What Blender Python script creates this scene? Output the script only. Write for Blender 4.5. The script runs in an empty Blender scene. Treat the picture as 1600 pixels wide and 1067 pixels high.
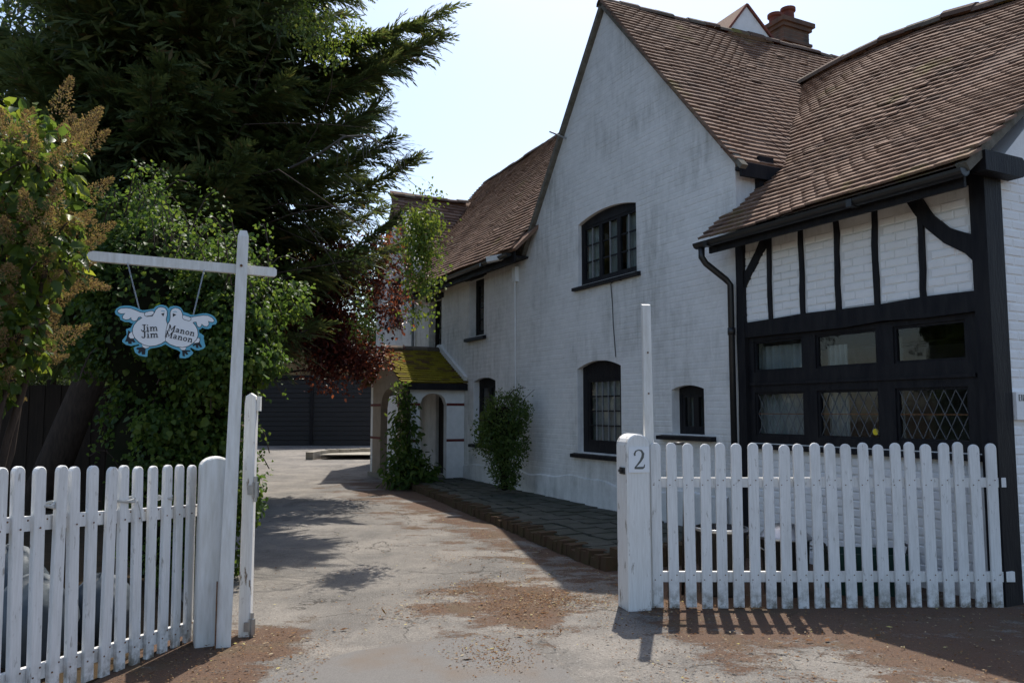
import bpy, math, random
import numpy as np
from mathutils import Matrix, Vector

R = random.Random(11); NR = np.random.default_rng(11)
S = bpy.context.scene
COL = S.collection
rad = math.radians

# ------------------------------------------------------------------ camera, sky, sun, exposure
cam_d = bpy.data.cameras.new('camera'); cam = bpy.data.objects.new('camera', cam_d); COL.objects.link(cam)
cam_d.sensor_width = 36.0; cam_d.lens = 36.0 * 1240 / 1600; cam_d.clip_start = 0.05; cam_d.clip_end = 3000
cam.location = (0, 0, 1.5); cam.rotation_euler = (rad(95.0), 0, 0)
S.camera = cam
SUN_AZ, SUN_EL = rad(11.3), rad(60)
W = bpy.data.worlds.new('World'); S.world = W; W.use_nodes = True
wn = W.node_tree.nodes; wl = W.node_tree.links
bg = wn['Background']; sky = wn.new('ShaderNodeTexSky'); sky.sky_type = 'NISHITA'; sky.sun_disc = False
sky.sun_elevation = SUN_EL; sky.sun_rotation = SUN_AZ; sky.air_density = 1.0; sky.dust_density = 1.6; sky.ozone_density = 1.0
wl.new(sky.outputs[0], bg.inputs[0]); bg.inputs[1].default_value = 0.15
sd = bpy.data.lights.new('sun', 'SUN'); sun = bpy.data.objects.new('sun', sd); COL.objects.link(sun)
sd.energy = 4.2; sd.angle = rad(0.53); sd.color = (1.0, 0.95, 0.87)
sdir = Vector((math.sin(SUN_AZ) * math.cos(SUN_EL), math.cos(SUN_AZ) * math.cos(SUN_EL), math.sin(SUN_EL)))
sun.rotation_euler = (-sdir).to_track_quat('-Z', 'Y').to_euler(); sun.location = (4, 20, 30)
S.view_settings.view_transform = 'Standard'; S.view_settings.look = 'None'
S.view_settings.exposure = 0.54; S.view_settings.gamma = 1.0; S.view_settings.use_curve_mapping = False
S.cycles.max_bounces = 8; S.cycles.transparent_max_bounces = 12; S.cycles.caustics_reflective = False; S.cycles.caustics_refractive = False
S.cycles.sample_clamp_indirect = 4.0
S.cycles.use_denoising = True

# ------------------------------------------------------------------ materials
class NT:
    def __init__(s, name):
        s.m = bpy.data.materials.new(name); s.m.use_nodes = True
        s.n = s.m.node_tree.nodes; s.l = s.m.node_tree.links
        s.b = s.n['Principled BSDF']; s.out = s.n['Material Output']
        s.pos = s.n.new('ShaderNodeNewGeometry').outputs['Position']
    def noise(s, scale, detail=4, rough=.55, stretch=None, vec=None):
        n = s.n.new('ShaderNodeTexNoise'); n.inputs['Scale'].default_value = scale
        n.inputs['Detail'].default_value = detail; n.inputs['Roughness'].default_value = rough
        v = vec or s.pos
        if stretch:
            mp = s.n.new('ShaderNodeMapping'); mp.inputs['Scale'].default_value = stretch; s.l.new(v, mp.inputs[0]); v = mp.outputs[0]
        s.l.new(v, n.inputs['Vector']); return n.outputs['Fac']
    def ramp(s, fac, stops):
        r = s.n.new('ShaderNodeValToRGB'); e = r.color_ramp.elements
        while len(e) < len(stops): e.new(.5)
        for k, (p, c) in enumerate(stops): e[k].position = p; e[k].color = (*c, 1) if len(c) == 3 else c
        s.l.new(fac, r.inputs[0]); return r.outputs[0]
    def gray(s, fac, a, b):
        r = s.n.new('ShaderNodeMapRange'); r.inputs[1].default_value = a; r.inputs[2].default_value = b
        if isinstance(fac, (int, float)): r.inputs[0].default_value = fac
        else: s.l.new(fac, r.inputs[0])
        return r.outputs[0]
    def mix(s, fac, a, b, mode='MIX'):
        x = s.n.new('ShaderNodeMix'); x.data_type = 'RGBA'; x.blend_type = mode
        if isinstance(fac, (int, float)): x.inputs[0].default_value = fac
        else: s.l.new(fac, x.inputs[0])
        for sock, v in ((x.inputs[6], a), (x.inputs[7], b)):
            if isinstance(v, tuple): sock.default_value = (*v, 1)
            else: s.l.new(v, sock)
        return x.outputs[2]
    def math(s, op, a, b=0.0):
        x = s.n.new('ShaderNodeMath'); x.operation = op
        for sock, v in ((x.inputs[0], a), (x.inputs[1], b)):
            if isinstance(v, (int, float)): sock.default_value = v
            else: s.l.new(v, sock)
        return x.outputs[0]
    def tint(s):
        a = s.n.new('ShaderNodeAttribute'); a.attribute_name = 'tint'
        o = s.n.new('ShaderNodeObjectInfo')
        return s.math('FRACT', s.math('ADD', a.outputs['Fac'], o.outputs['Random']))
    def bump(s, h, strength=.3, dist=.01):
        b = s.n.new('ShaderNodeBump'); b.inputs['Strength'].default_value = strength; b.inputs['Distance'].default_value = dist
        s.l.new(h, b.inputs['Height']); s.l.new(b.outputs[0], s.b.inputs['Normal'])
    def col(s, c):
        if isinstance(c, tuple): s.b.inputs['Base Color'].default_value = (*c, 1)
        else: s.l.new(c, s.b.inputs['Base Color'])
    def set(s, rough=.7, spec=.3, metal=0):
        s.b.inputs['Roughness'].default_value = rough; s.b.inputs['Specular IOR Level'].default_value = spec; s.b.inputs['Metallic'].default_value = metal
        return s.m
M = {}
def simple(name, c1, c2=None, scale=8, rough=.7, spec=.3, metal=0, bump=0, bscale=None, stretch=None):
    t = NT(name); c2 = c2 or tuple(x * .7 for x in c1)
    n = t.noise(scale, 5, .6, stretch); t.col(t.mix(t.gray(n, .3, .7), c1, c2))
    if bump: t.bump(t.noise(bscale or scale * 4, 5, .6, stretch), bump)
    M[name] = t.set(rough, spec, metal)
def leafmat(name, stops, transl=.4, rough=.45, spec=.35):
    t = NT(name); c = t.ramp(t.tint(), stops); t.col(c); t.set(rough, spec)
    tr = t.n.new('ShaderNodeBsdfTranslucent'); tc = t.mix(1.0, c, (1.0, 1.0, .45), 'MULTIPLY')
    g = t.n.new('ShaderNodeGamma'); g.inputs[1].default_value = .8; t.l.new(tc, g.inputs[0]); t.l.new(g.outputs[0], tr.inputs[0])
    mx = t.n.new('ShaderNodeMixShader'); mx.inputs[0].default_value = transl
    t.l.new(t.b.outputs[0], mx.inputs[1]); t.l.new(tr.outputs[0], mx.inputs[2]); t.l.new(mx.outputs[0], t.out.inputs[0])
    M[name] = t.m

# white limewashed / painted brick with damp stains
t = NT('painted_brick')
st = t.noise(.62, 9, .70); fine = t.noise(9, 6, .7); streak = t.noise(2.6, 7, .72, (3.0, 3.0, .55))
stain = t.math('MULTIPLY', t.gray(st, .42, .62), t.gray(streak, .36, .66))
c = t.mix(t.gray(fine, .25, .75), (.82, .81, .79), (.70, .695, .675))
c = t.mix(t.math('MULTIPLY', stain, .64), c, (.24, .24, .21))
c = t.mix(t.math('MULTIPLY', t.gray(t.noise(34, 4, .7), .66, .74), .35), c, (.30, .29, .26))
t.col(c); t.bump(t.noise(45, 6, .65), .5, .006); M['painted_brick'] = t.set(.85, .2)
t = NT('clean_paint_brick')
c = t.mix(t.gray(t.noise(7, 6, .7), .25, .75), (.90, .89, .875), (.82, .81, .795))
c = t.mix(t.math('MULTIPLY', t.gray(t.noise(26, 4, .7), .66, .75), .4), c, (.36, .34, .31))
t.col(c); t.bump(t.noise(38, 6, .65), .55, .007); M['clean_paint_brick'] = t.set(.8, .2)
# weathered white fence paint
t = NT('fence_paint')
g = t.noise(16, 5, .6, (6, 6, .35)); sp = t.noise(30, 3, .7, (1, 1, .3)); low = t.n.new('ShaderNodeSeparateXYZ'); t.l.new(t.pos, low.inputs[0])
c = t.mix(t.gray(g, .3, .75), (.82, .81, .79), (.66, .65, .62))
c = t.mix(t.math('MULTIPLY', t.gray(sp, .62, .74), .8), c, (.26, .23, .19)); c = t.mix(t.math('MULTIPLY', t.gray(t.noise(3.5, 6, .7, (1.5, 1.5, .5)), .5, .7), .35), c, (.42, .41, .37))
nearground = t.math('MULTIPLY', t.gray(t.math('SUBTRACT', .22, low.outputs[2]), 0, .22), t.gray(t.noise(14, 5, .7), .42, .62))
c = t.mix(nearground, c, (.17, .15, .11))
t.col(c); t.bump(g, .35, .004); M['fence_paint'] = t.set(.65, .25)
simple('post_paint_worn', (.80, .79, .76), (.62, .60, .55), 9, .7, .25, bump=.3, stretch=(4, 4, .5))
t = NT('post_paint_peeling')
g = t.noise(7, 6, .7, (3, 3, .6)); c = t.mix(t.gray(t.noise(18, 4, .6, (5, 5, .4)), .3, .7), (.81, .80, .77), (.68, .66, .62))
c = t.mix(t.gray(g, .60, .66), c, (.20, .15, .10)); t.col(c); t.bump(g, .5, .006); M['post_paint_peeling'] = t.set(.7, .25)
simple('black_timber', (.006, .006, .009), (.020, .019, .020), 7, .6, .2, bump=.6, bscale=24, stretch=(2, 2, .4))
simple('black_metal', (.012, .012, .013), (.02, .02, .02), 12, .4, .5)
simple('grey_bar', (.26, .265, .27), (.20, .205, .21), 9, .6)
simple('white_trim', (.80, .80, .79), (.70, .70, .68), 9, .6)
simple('curtain_cloth', (.42, .42, .41), (.30, .30, .29), 5, .9, .1)
simple('room_plaster', (.42, .40, .36), (.34, .32, .29), 3, .9, .1)
simple('lead', (.10, .105, .115), (.14, .145, .15), 20, .5, .4)
simple('galvanised', (.45, .46, .47), (.34, .35, .36), 14, .35, .5, .9)
simple('dark_plastic', (.02, .021, .022), (.03, .03, .03), 9, .45, .4)
simple('green_plastic', (.012, .06, .045), (.016, .045, .035), 9, .45, .4)
simple('rust', (.20, .09, .035), (.09, .05, .03), 30, .9, .2, bump=.4)
simple('terracotta', (.22, .075, .05), (.13, .05, .04), 10, .85, .2)
simple('mortar', (.20, .185, .155), (.11, .10, .08), 14, .95, .1, bump=.6, bscale=40)
simple('beige_render', (.36, .30, .24), (.28, .235, .19), 5, .9, .1, bump=.3)
simple('red_band', (.16, .035, .03), (.10, .03, .028), 20, .8)
simple('stone', (.33, .30, .25), (.22, .20, .16), 6, .9, .15, bump=.5, bscale=30)
simple('flag_stone', (.10, .096, .08), (.05, .054, .036), 3.5, .85, .2, bump=.4, bscale=25)
simple('mossy_brick', (.075, .06, .03), (.085, .05, .035), 9, .95, .1, bump=.6, bscale=35)
simple('bark', (.085, .062, .05), (.045, .035, .03), 9, .95, .1, bump=.8, bscale=22, stretch=(3, 3, .6))
simple('dead_wood', (.13, .12, .11), (.08, .075, .07), 9, .95, .1)
simple('fence_board', (.045, .032, .024), (.028, .021, .017), 6, .9, .1, bump=.4, stretch=(5, 5, .4))
simple('garage_board', (.018, .018, .02), (.026, .026, .028), 5, .55, .35, stretch=(.4, 3, 6))
simple('dark_filler', (.012, .016, .008), (.02, .018, .012), 5, 1, 0)  # near-black colour of the light-blocking filler inside the bushes
simple('rope', (.55, .55, .52), (.40, .40, .38), 30, .9, .1)
simple('bag_plastic', (.10, .115, .125), (.05, .065, .08), 5, .55, .2, bump=.8, bscale=9)
simple('sign_white', (.80, .81, .82), (.76, .77, .78), 10, .5)
simple('sign_blue', (.13, .42, .56), (.11, .37, .50), 10, .5)
simple('sign_black', (.015, .016, .02), (.02, .02, .025), 10, .5)
simple('sticker_yellow', (.75, .60, .03), (.65, .5, .03), 10, .6)
simple('number_grey', (.12, .125, .115), (.10, .10, .09), 10, .5)
t = NT('glass'); fr = t.n.new('ShaderNodeFresnel'); fr.inputs[0].default_value = 1.5
tp = t.n.new('ShaderNodeBsdfTransparent'); tp.inputs[0].default_value = (.82, .86, .86, 1)
gl = t.n.new('ShaderNodeBsdfGlossy'); gl.inputs['Roughness'].default_value = .03
nb = t.n.new('ShaderNodeBump'); nb.inputs['Strength'].default_value = .25; nb.inputs['Distance'].default_value = .01
t.l.new(t.noise(4, 2), nb.inputs['Height']); t.l.new(nb.outputs[0], gl.inputs['Normal'])
bk = t.n.new('ShaderNodeNewGeometry'); rf = t.math('MULTIPLY', fr.outputs[0], t.math('SUBTRACT', 1.0, bk.outputs['Backfacing']))   # the inner face of the pane only transmits
mx = t.n.new('ShaderNodeMixShader'); t.l.new(rf, mx.inputs[0]); t.l.new(tp.outputs[0], mx.inputs[1]); t.l.new(gl.outputs[0], mx.inputs[2])
t.l.new(mx.outputs[0], t.out.inputs[0]); M['glass'] = t.m
# clay roof tiles
def tilemat(name, stops, moss):
    t = NT(name); c = t.ramp(t.tint(), stops)
    c = t.mix(t.gray(t.noise(38, 4, .7), .3, .75), c, t.mix(1.0, c, (.55, .52, .5), 'MULTIPLY'))
    c = t.mix(t.math('MULTIPLY', t.gray(t.noise(1.1, 6, .7), .60, .72), moss), c, (.16, .14, .045))
    c = t.mix(t.math('MULTIPLY', t.gray(t.noise(22, 4, .75), .66, .72), .6), c, (.28, .27, .23))
    t.col(c); t.bump(t.noise(60, 5, .65), .5, .005); M[name] = t.set(.9, .12)
tilemat('roof_tile_clay', [(0, (.14, .085, .062)), (.12, (.22, .140, .102)), (.5, (.265, .172, .126)), (.8, (.30, .208, .158)), (.93, (.23, .155, .12)), (1, (.14, .095, .075))], .75)
tilemat('moss_tile', [(0, (.20, .17, .015)), (.4, (.26, .22, .02)), (.75, (.17, .14, .02)), (1, (.12, .07, .04))], .5)
# chimney / garage brick (pieces too far off to pick apart)
t = NT('old_brick'); bt = t.n.new('ShaderNodeTexBrick'); mp = t.n.new('ShaderNodeMapping'); mp.inputs['Rotation'].default_value = (rad(90), 0, 0); t.l.new(t.pos, mp.inputs[0]); t.l.new(mp.outputs[0], bt.inputs['Vector'])
bt.inputs['Scale'].default_value = 4.4; bt.inputs['Color1'].default_value = (.30, .22, .10, 1); bt.inputs['Color2'].default_value = (.20, .14, .065, 1); bt.inputs['Mortar'].default_value = (.13, .11, .08, 1); bt.inputs['Mortar Size'].default_value = .03
t.col(t.mix(t.gray(t.noise(2.5, 5, .7), .45, .7), bt.outputs[0], (.10, .075, .04))); M['old_brick'] = t.set(.95, .1)
simple('chimney_brick', (.17, .105, .075), (.085, .07, .06), 5, .95, .1, bump=.6, bscale=30)
# tarmac drive with moss and needle litter
t = NT('tarmac_drive')
sx = t.n.new('ShaderNodeSeparateXYZ'); t.l.new(t.pos, sx.inputs[0]); X, Y = sx.outputs[0], sx.outputs[1]
agg = t.noise(160, 3, .7); c = t.mix(t.gray(agg, .3, .7), (.18, .166, .148), (.11, .102, .093))
c = t.mix(t.math('MULTIPLY', t.gray(t.noise(1.1, 8, .68), .40, .60), .8), c, (.25, .225, .195))
c = t.mix(t.math('MULTIPLY', t.gray(t.noise(.8, 9, .72, (1.6, .8, 1)), .53, .60), .55), c, (.12, .11, .10))
# litter gathers beside the terrace and the fence and in worn hollows
dl = t.math('ADD', t.math('MULTIPLY', t.math('SUBTRACT', X, 3.774), -.8922), t.math('MULTIPLY', t.math('SUBTRACT', Y, 6.297), -.4516))   # metres out from the house front
side = t.math('MULTIPLY', t.gray(dl, 3.6, 1.5), t.gray(Y, 19, 14))
frontb = t.math('MULTIPLY', t.gray(X, .5, 1.3), t.gray(Y, 4.3, 5.6))
hollow = t.math('MULTIPLY', t.gray(t.math('ABSOLUTE', t.math('SUBTRACT', X, -.05)), .95, .25), t.gray(t.math('ABSOLUTE', t.math('SUBTRACT', Y, 6.3)), 1.3, .35))
leftb = t.math('MULTIPLY', t.gray(X, -1.15, -1.5), t.gray(Y, 6.2, 5.4))
far = t.math('MULTIPLY', t.gray(Y, 10, 14), .04)
m = t.math('MAXIMUM', t.math('MAXIMUM', side, frontb), t.math('MAXIMUM', t.math('MAXIMUM', hollow, far), leftb))
patch = t.noise(2.3, 8, .72, (.8, 1.3, 1)); grit = t.noise(70, 4, .7)
lit = t.gray(t.math('ADD', t.math('ADD', t.math('MULTIPLY', m, .34), patch), t.math('MULTIPLY', grit, .34)), .845, .925)
lc = t.mix(t.gray(t.noise(110, 3, .7), .35, .65), (.130, .068, .037), (.070, .039, .024))
lc = t.mix(t.math('MULTIPLY', t.gray(t.noise(3.0, 5, .6), .5, .7), .6), lc, (.085, .062, .028))
stone_ = t.noise(75, 2, .5); c = t.mix(t.math('MULTIPLY', t.gray(stone_, .60, .68), .5), c, (.34, .32, .29)); c = t.mix(t.math('MULTIPLY', t.gray(stone_, .40, .33), .6), c, (.06, .055, .05))
wv = t.n.new('ShaderNodeVectorMath'); wv.operation = 'ADD'; nz = t.n.new('ShaderNodeTexNoise'); nz.inputs['Scale'].default_value = 2.2; nz.inputs['Detail'].default_value = 5; t.l.new(t.pos, nz.inputs['Vector']); t.l.new(t.pos, wv.inputs[0]); t.l.new(nz.outputs['Color'], wv.inputs[1])
vo = t.n.new('ShaderNodeTexVoronoi'); vo.feature = 'DISTANCE_TO_EDGE'; vo.inputs['Scale'].default_value = .75; t.l.new(wv.outputs[0], vo.inputs['Vector'])
crack = t.math('MULTIPLY', t.gray(vo.outputs['Distance'], .010, .003), t.gray(t.noise(.9, 4), .46, .58)); c = t.mix(t.math('MULTIPLY', crack, .8), c, (.04, .035, .03))
c = t.mix(t.math('MULTIPLY', lit, .85), c, lc); t.col(c)
t.bump(t.math('SUBTRACT', t.math('ADD', t.math('ADD', agg, stone_), t.math('MULTIPLY', lit, .6)), crack), .8, .008); M['tarmac_drive'] = t.set(.9, .2)
t = NT('tarmac_patch'); agg = t.noise(190, 3, .7)
c = t.mix(t.gray(agg, .3, .7), (.19, .178, .165), (.115, .108, .10)); c = t.mix(t.gray(t.noise(2, 5), .5, .75), c, (.15, .12, .095)); t.col(c); t.bump(agg, .6, .005); M['tarmac_patch'] = t.set(.9, .2)
simple('soil', (.075, .05, .03), (.045, .035, .022), 5, 1, .05, bump=.8, bscale=40)
leafmat('conifer_leaf', [(0, (.055, .080, .034)), (.6, (.085, .115, .042)), (.92, (.12, .14, .045)), (1, (.15, .095, .05))], .36, .6, .2)
leafmat('dark_leaf', [(0, (.022, .04, .014)), (.6, (.04, .07, .02)), (1, (.07, .10, .028))], .35)
leafmat('mid_leaf', [(0, (.04, .075, .018)), (.6, (.07, .12, .026)), (1, (.11, .15, .035))], .45)
leafmat('birch_leaf', [(0, (.07, .12, .02)), (.6, (.11, .16, .028)), (1, (.19, .21, .035))], .5)
leafmat('ivy_leaf', [(0, (.035, .075, .018)), (.6, (.065, .12, .024)), (1, (.13, .18, .035))], .52, .5, .3)
leafmat('lilac_leaf', [(0, (.055, .10, .022)), (.7, (.10, .16, .028)), (1, (.24, .27, .035))], .58, .4, .4)
leafmat('copper_leaf', [(0, (.045, .014, .018)), (.55, (.095, .022, .022)), (1, (.24, .05, .03))], .5, .4, .4)
leafmat('seed_brown', [(0, (.20, .115, .07)), (.6, (.28, .18, .10)), (1, (.26, .22, .08))], .35, .8, .1)
leafmat('litter', [(0, (.09, .045, .022)), (.55, (.17, .085, .04)), (.8, (.23, .14, .07)), (.95, (.34, .28, .19)), (1, (.42, .37, .12))], .1, .9, .1)

# ------------------------------------------------------------------ mesh helpers
def meta(o, label=None, cat=None, group=None, kind=None):
    if label: o['label'] = label
    if cat: o['category'] = cat
    if group: o['group'] = group
    if kind: o['kind'] = kind
    return o
def thing(name, label, cat, loc=(0, 0, 0), rz=0.0, group=None):
    o = bpy.data.objects.new(name, None); COL.objects.link(o); o.location = loc; o.rotation_euler = (0, 0, rz)
    o.empty_display_size = .2
    return meta(o, label, cat, group)
def link(name, me, mat=None, parent=None, **k):
    o = bpy.data.objects.new(name, me); COL.objects.link(o)
    if parent is not None: o.parent = parent
    if mat and not me.materials: me.materials.append(M[mat])
    return meta(o, **k)
class MB:
    def __init__(s): s.v = []; s.f = []
    def add(s, vs, fs):
        b = len(s.v); s.v += [tuple(p) for p in vs]; s.f += [tuple(i + b for i in f) for f in fs]; return s
    def box(s, x0, x1, y0, y1, z0, z1):
        x0, x1 = min(x0, x1), max(x0, x1); y0, y1 = min(y0, y1), max(y0, y1); z0, z1 = min(z0, z1), max(z0, z1)
        return s.add([(x, y, z) for x in (x0, x1) for y in (y0, y1) for z in (z0, z1)],
                     [(0, 1, 3, 2), (4, 6, 7, 5), (0, 4, 5, 1), (2, 3, 7, 6), (0, 2, 6, 4), (1, 5, 7, 3)])
    def prism(s, pts, a0, a1, ax='y', cham=0.0):
        """polygon (p,q) extruded along ax from a0 to a1; for ax y the polygon is (x,z), for x it is (y,z), for z it is (x,y)"""
        def P(p, a):
            return {'y': (p[0], a, p[1]), 'x': (a, p[0], p[1]), 'z': (p[0], p[1], a)}[ax]
        n = len(pts); rings = [[P(p, a0) for p in pts]]
        if cham:
            cx = sum(p[0] for p in pts) / n
            sg = 1 if a1 > a0 else -1
            rings.append([P(p, a1 - sg * cham) for p in pts])
            rings.append([P((p[0] + (cham if p[0] < cx else -cham), p[1] - (cham if p[1] > .5 * max(q[1] for q in pts) else 0)), a1) for p in pts])
        else: rings.append([P(p, a1) for p in pts])
        vs = sum(rings, []); fs = [tuple(range(n))[::-1], tuple(range((len(rings) - 1) * n, len(rings) * n))]
        for r in range(len(rings) - 1):
            for i in range(n): j = (i + 1) % n; fs.append((r * n + i, r * n + j, (r + 1) * n + j, (r + 1) * n + i))
        return s.add(vs, fs)
    def beam(s, a, b, w, h, up=(0, 0, 1)):
        a, b = Vector(a), Vector(b); d = (b - a).normalized(); x = d.cross(Vector(up)).normalized(); y = x.cross(d)
        vs = [p + x * (i * w / 2) + y * (j * h / 2) for p in (a, b) for i, j in ((-1, -1), (1, -1), (1, 1), (-1, 1))]
        return s.add(vs, [(3, 2, 1, 0), (4, 5, 6, 7)] + [(i, (i + 1) % 4, 4 + (i + 1) % 4, 4 + i) for i in range(4)])
    def tube(s, pts, rs, n=8, cap=True):
        pts = [Vector(p) for p in pts]; rs = rs if isinstance(rs, (list, tuple)) else [rs] * len(pts)
        vs = []; x = None
        for k, p in enumerate(pts):
            d = (pts[min(k + 1, len(pts) - 1)] - pts[max(k - 1, 0)]).normalized()
            if x is None: x = d.orthogonal().normalized()
            else: x = (x - d * x.dot(d)).normalized()
            y = d.cross(x)
            for i in range(n): a = 2 * math.pi * i / n; vs.append(p + (x * math.cos(a) + y * math.sin(a)) * rs[k])
        fs = [(k * n + i, k * n + (i + 1) % n, (k + 1) * n + (i + 1) % n, (k + 1) * n + i) for k in range(len(pts) - 1) for i in range(n)]
        if cap: fs += [tuple(range(n))[::-1], tuple(range((len(pts) - 1) * n, len(pts) * n))]
        return s.add(vs, fs)
    def lathe(s, prof, n=24, c=(0, 0, 0), cap=True):
        vs = [(c[0] + r * math.cos(2 * math.pi * i / n), c[1] + r * math.sin(2 * math.pi * i / n), c[2] + z) for r, z in prof for i in range(n)]
        fs = [(k * n + i, k * n + (i + 1) % n, (k + 1) * n + (i + 1) % n, (k + 1) * n + i) for k in range(len(prof) - 1) for i in range(n)]
        if cap: fs += [tuple(range(n))[::-1], tuple(range((len(prof) - 1) * n, len(prof) * n))]
        return s.add(vs, fs)
    def mesh(s, name, smooth=False):
        me = bpy.data.meshes.new(name); me.from_pydata(s.v, [], s.f); me.update()
        if smooth: me.shade_smooth()
        return me
    def build(s, name, mat, parent=None, smooth=False, **k):
        me = s.mesh(name, smooth); me.materials.append(M[mat]); return link(name, me, None, parent, **k)
def np_mesh(name, V, Fq, tint=None, mat=None, flat=True):
    me = bpy.data.meshes.new(name); V = np.asarray(V, np.float32); Fq = np.asarray(Fq, np.int32); k = Fq.shape[1]
    me.vertices.add(len(V)); me.vertices.foreach_set('co', V.ravel())
    me.loops.add(Fq.size); me.loops.foreach_set('vertex_index', Fq.ravel())
    me.polygons.add(len(Fq)); me.polygons.foreach_set('loop_start', np.arange(0, Fq.size, k, dtype=np.int32)); me.polygons.foreach_set('loop_total', np.full(len(Fq), k, np.int32))
    if tint is not None:
        a = me.attributes.new('tint', 'FLOAT', 'FACE'); a.data.foreach_set('value', np.asarray(tint, np.float32))
    me.update(calc_edges=True); me.validate()
    if flat: me.shade_flat()
    if mat: me.materials.append(M[mat])
    return me
def unit(a): return a / np.maximum(np.linalg.norm(a, axis=1, keepdims=True), 1e-9)
def leaves_mesh(name, P, D, Nn, L, Wd, mat, broad=True):
    """folded leaves: base P, direction D, normal Nn, length L, width Wd (arrays)"""
    n = len(P); D = unit(D); Sd = unit(np.cross(D, Nn)); Nn = np.cross(Sd, D)
    L = np.broadcast_to(L, n)[:, None]; Wd = np.broadcast_to(Wd, n)[:, None]
    if broad:
        b = P; t = P + D * L - Nn * L * .12
        m1 = P + D * L * .32 + Nn * Wd * .16; m2 = P + D * L * .68 + Nn * Wd * .1
        V = np.stack([b, m1 + Sd * Wd * .5, m2 + Sd * Wd * .36, t, m2 - Sd * Wd * .36, m1 - Sd * Wd * .5], 1).reshape(-1, 3)
        i = np.arange(n)[:, None] * 6; F = np.concatenate([i + np.array([[0, 1, 2, 3]]), i + np.array([[3, 4, 5, 0]])], 1).reshape(-1, 4)
        tn = np.repeat(NR.random(n), 2)
    else:
        V = np.stack([P, P + D * L * .5 + Sd * Wd * .5, P + D * L, P + D * L * .5 - Sd * Wd * .5], 1).reshape(-1, 3)
        F = np.arange(n)[:, None] * 4 + np.array([[0, 1, 2, 3]]); tn = NR.random(n)
    return np_mesh(name, V, F, tn * .98, mat, not broad)
def cloud(ells, n, shell=.55):
    """n points in a union of ellipsoids (c, r, weight); biased to the outside; returns points and outward directions"""
    w = np.array([e[2] if len(e) > 2 else e[1][0] * e[1][1] * e[1][2] for e in ells], float); w /= w.sum()
    idx = NR.choice(len(ells), n, p=w); d = unit(NR.normal(size=(n, 3))); r = shell + (1 - shell) * NR.random(n) ** .6
    c = np.array([e[0] for e in ells], float)[idx]; rr = np.array([e[1] for e in ells], float)[idx]
    return c + d * rr * r[:, None], unit(d / rr)
def rnd(n, s): return NR.normal(size=(n, 3)) * s

def gz(x, y): return min(max((y - 8) * .0119, 0), .25)

# ------------------------------------------------------------------ ground, drive
def sheet(name, xs, ys, fz, mat, **k):
    V = [(x, y, fz(x, y)) for y in ys for x in xs]; n = len(xs)
    F = [(j * n + i, j * n + i + 1, (j + 1) * n + i + 1, (j + 1) * n + i) for j in range(len(ys) - 1) for i in range(n - 1)]
    me = bpy.data.meshes.new(name); me.from_pydata(V, [], F); me.update(); me.shade_smooth(); me.materials.append(M[mat])
    return link(name, me, None, None, **k)
sheet('ground', [-900, -60, -25, -12, -8, -5, -2, 1, 4, 8, 16, 60, 900], [-900, -60, -10, 0, 4, 8, 12, 16, 20, 24, 28, 29, 32, 45, 90, 900], lambda x, y: gz(x, y) - .006, 'soil', kind='structure')
ys = [-4 + .3 * i for i in range(112)]
V = []; F = []; NXD = 40
for j, y in enumerate(ys):
    xl = -2.32 if y < 5.9 else (-2.32 - (y - 5.9) * .55 if y < 20 else -10.0)
    for i in range(NXD + 1):
        x = xl + (5.2 - xl) * i / NXD
        V.append((x, y, gz(x, y) + .006 * math.sin(x * 2.1 + 1) * math.sin(y * 1.3) - .0 + .006))
F = [(j * (NXD + 1) + i, j * (NXD + 1) + i + 1, (j + 1) * (NXD + 1) + i + 1, (j + 1) * (NXD + 1) + i) for j in range(len(ys) - 1) for i in range(NXD)]
me = bpy.data.meshes.new('driveway'); me.from_pydata(V, [], F); me.update(); me.shade_smooth(); me.materials.append(M['tarmac_drive'])
link('driveway', me, kind='structure')
edge = [(-1.42, 4.45), (-1.22, 4.82), (-.95, 5.1), (-.62, 5.27), (-.3, 5.38), (-.08, 5.42), (.06, 5.32), (.16, 5.05), (.30, 4.7), (.45, 4.2), (.5, 2.5), (-1.5, 2.5)]
edge2 = []
for k in range(len(edge)):
    a, b = edge[k], edge[(k + 1) % len(edge)]
    for q in range(5):
        f = q / 5; edge2.append((a[0] + (b[0] - a[0]) * f + R.uniform(-.012, .012), a[1] + (b[1] - a[1]) * f + R.uniform(-.012, .012)))
MB().prism(edge2, .0, .0185, 'z').build('pavement', 'tarmac_patch', kind='structure')

# ------------------------------------------------------------------ the cottage  (local u along the front going away, v out from the front, z up)
CU = (3.774, 6.297, 0.0); CROT = math.atan2(.89223, -.45158)
cot = thing('cottage', 'long white painted brick cottage with black timbers and clay tiled roofs', 'house', CU, CROT)
CM = Matrix.Translation(CU) @ Matrix.Rotation(CROT, 4, 'Z'); CAMLOC = CM.inverted() @ Vector((0, 0, 1.5))

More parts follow.
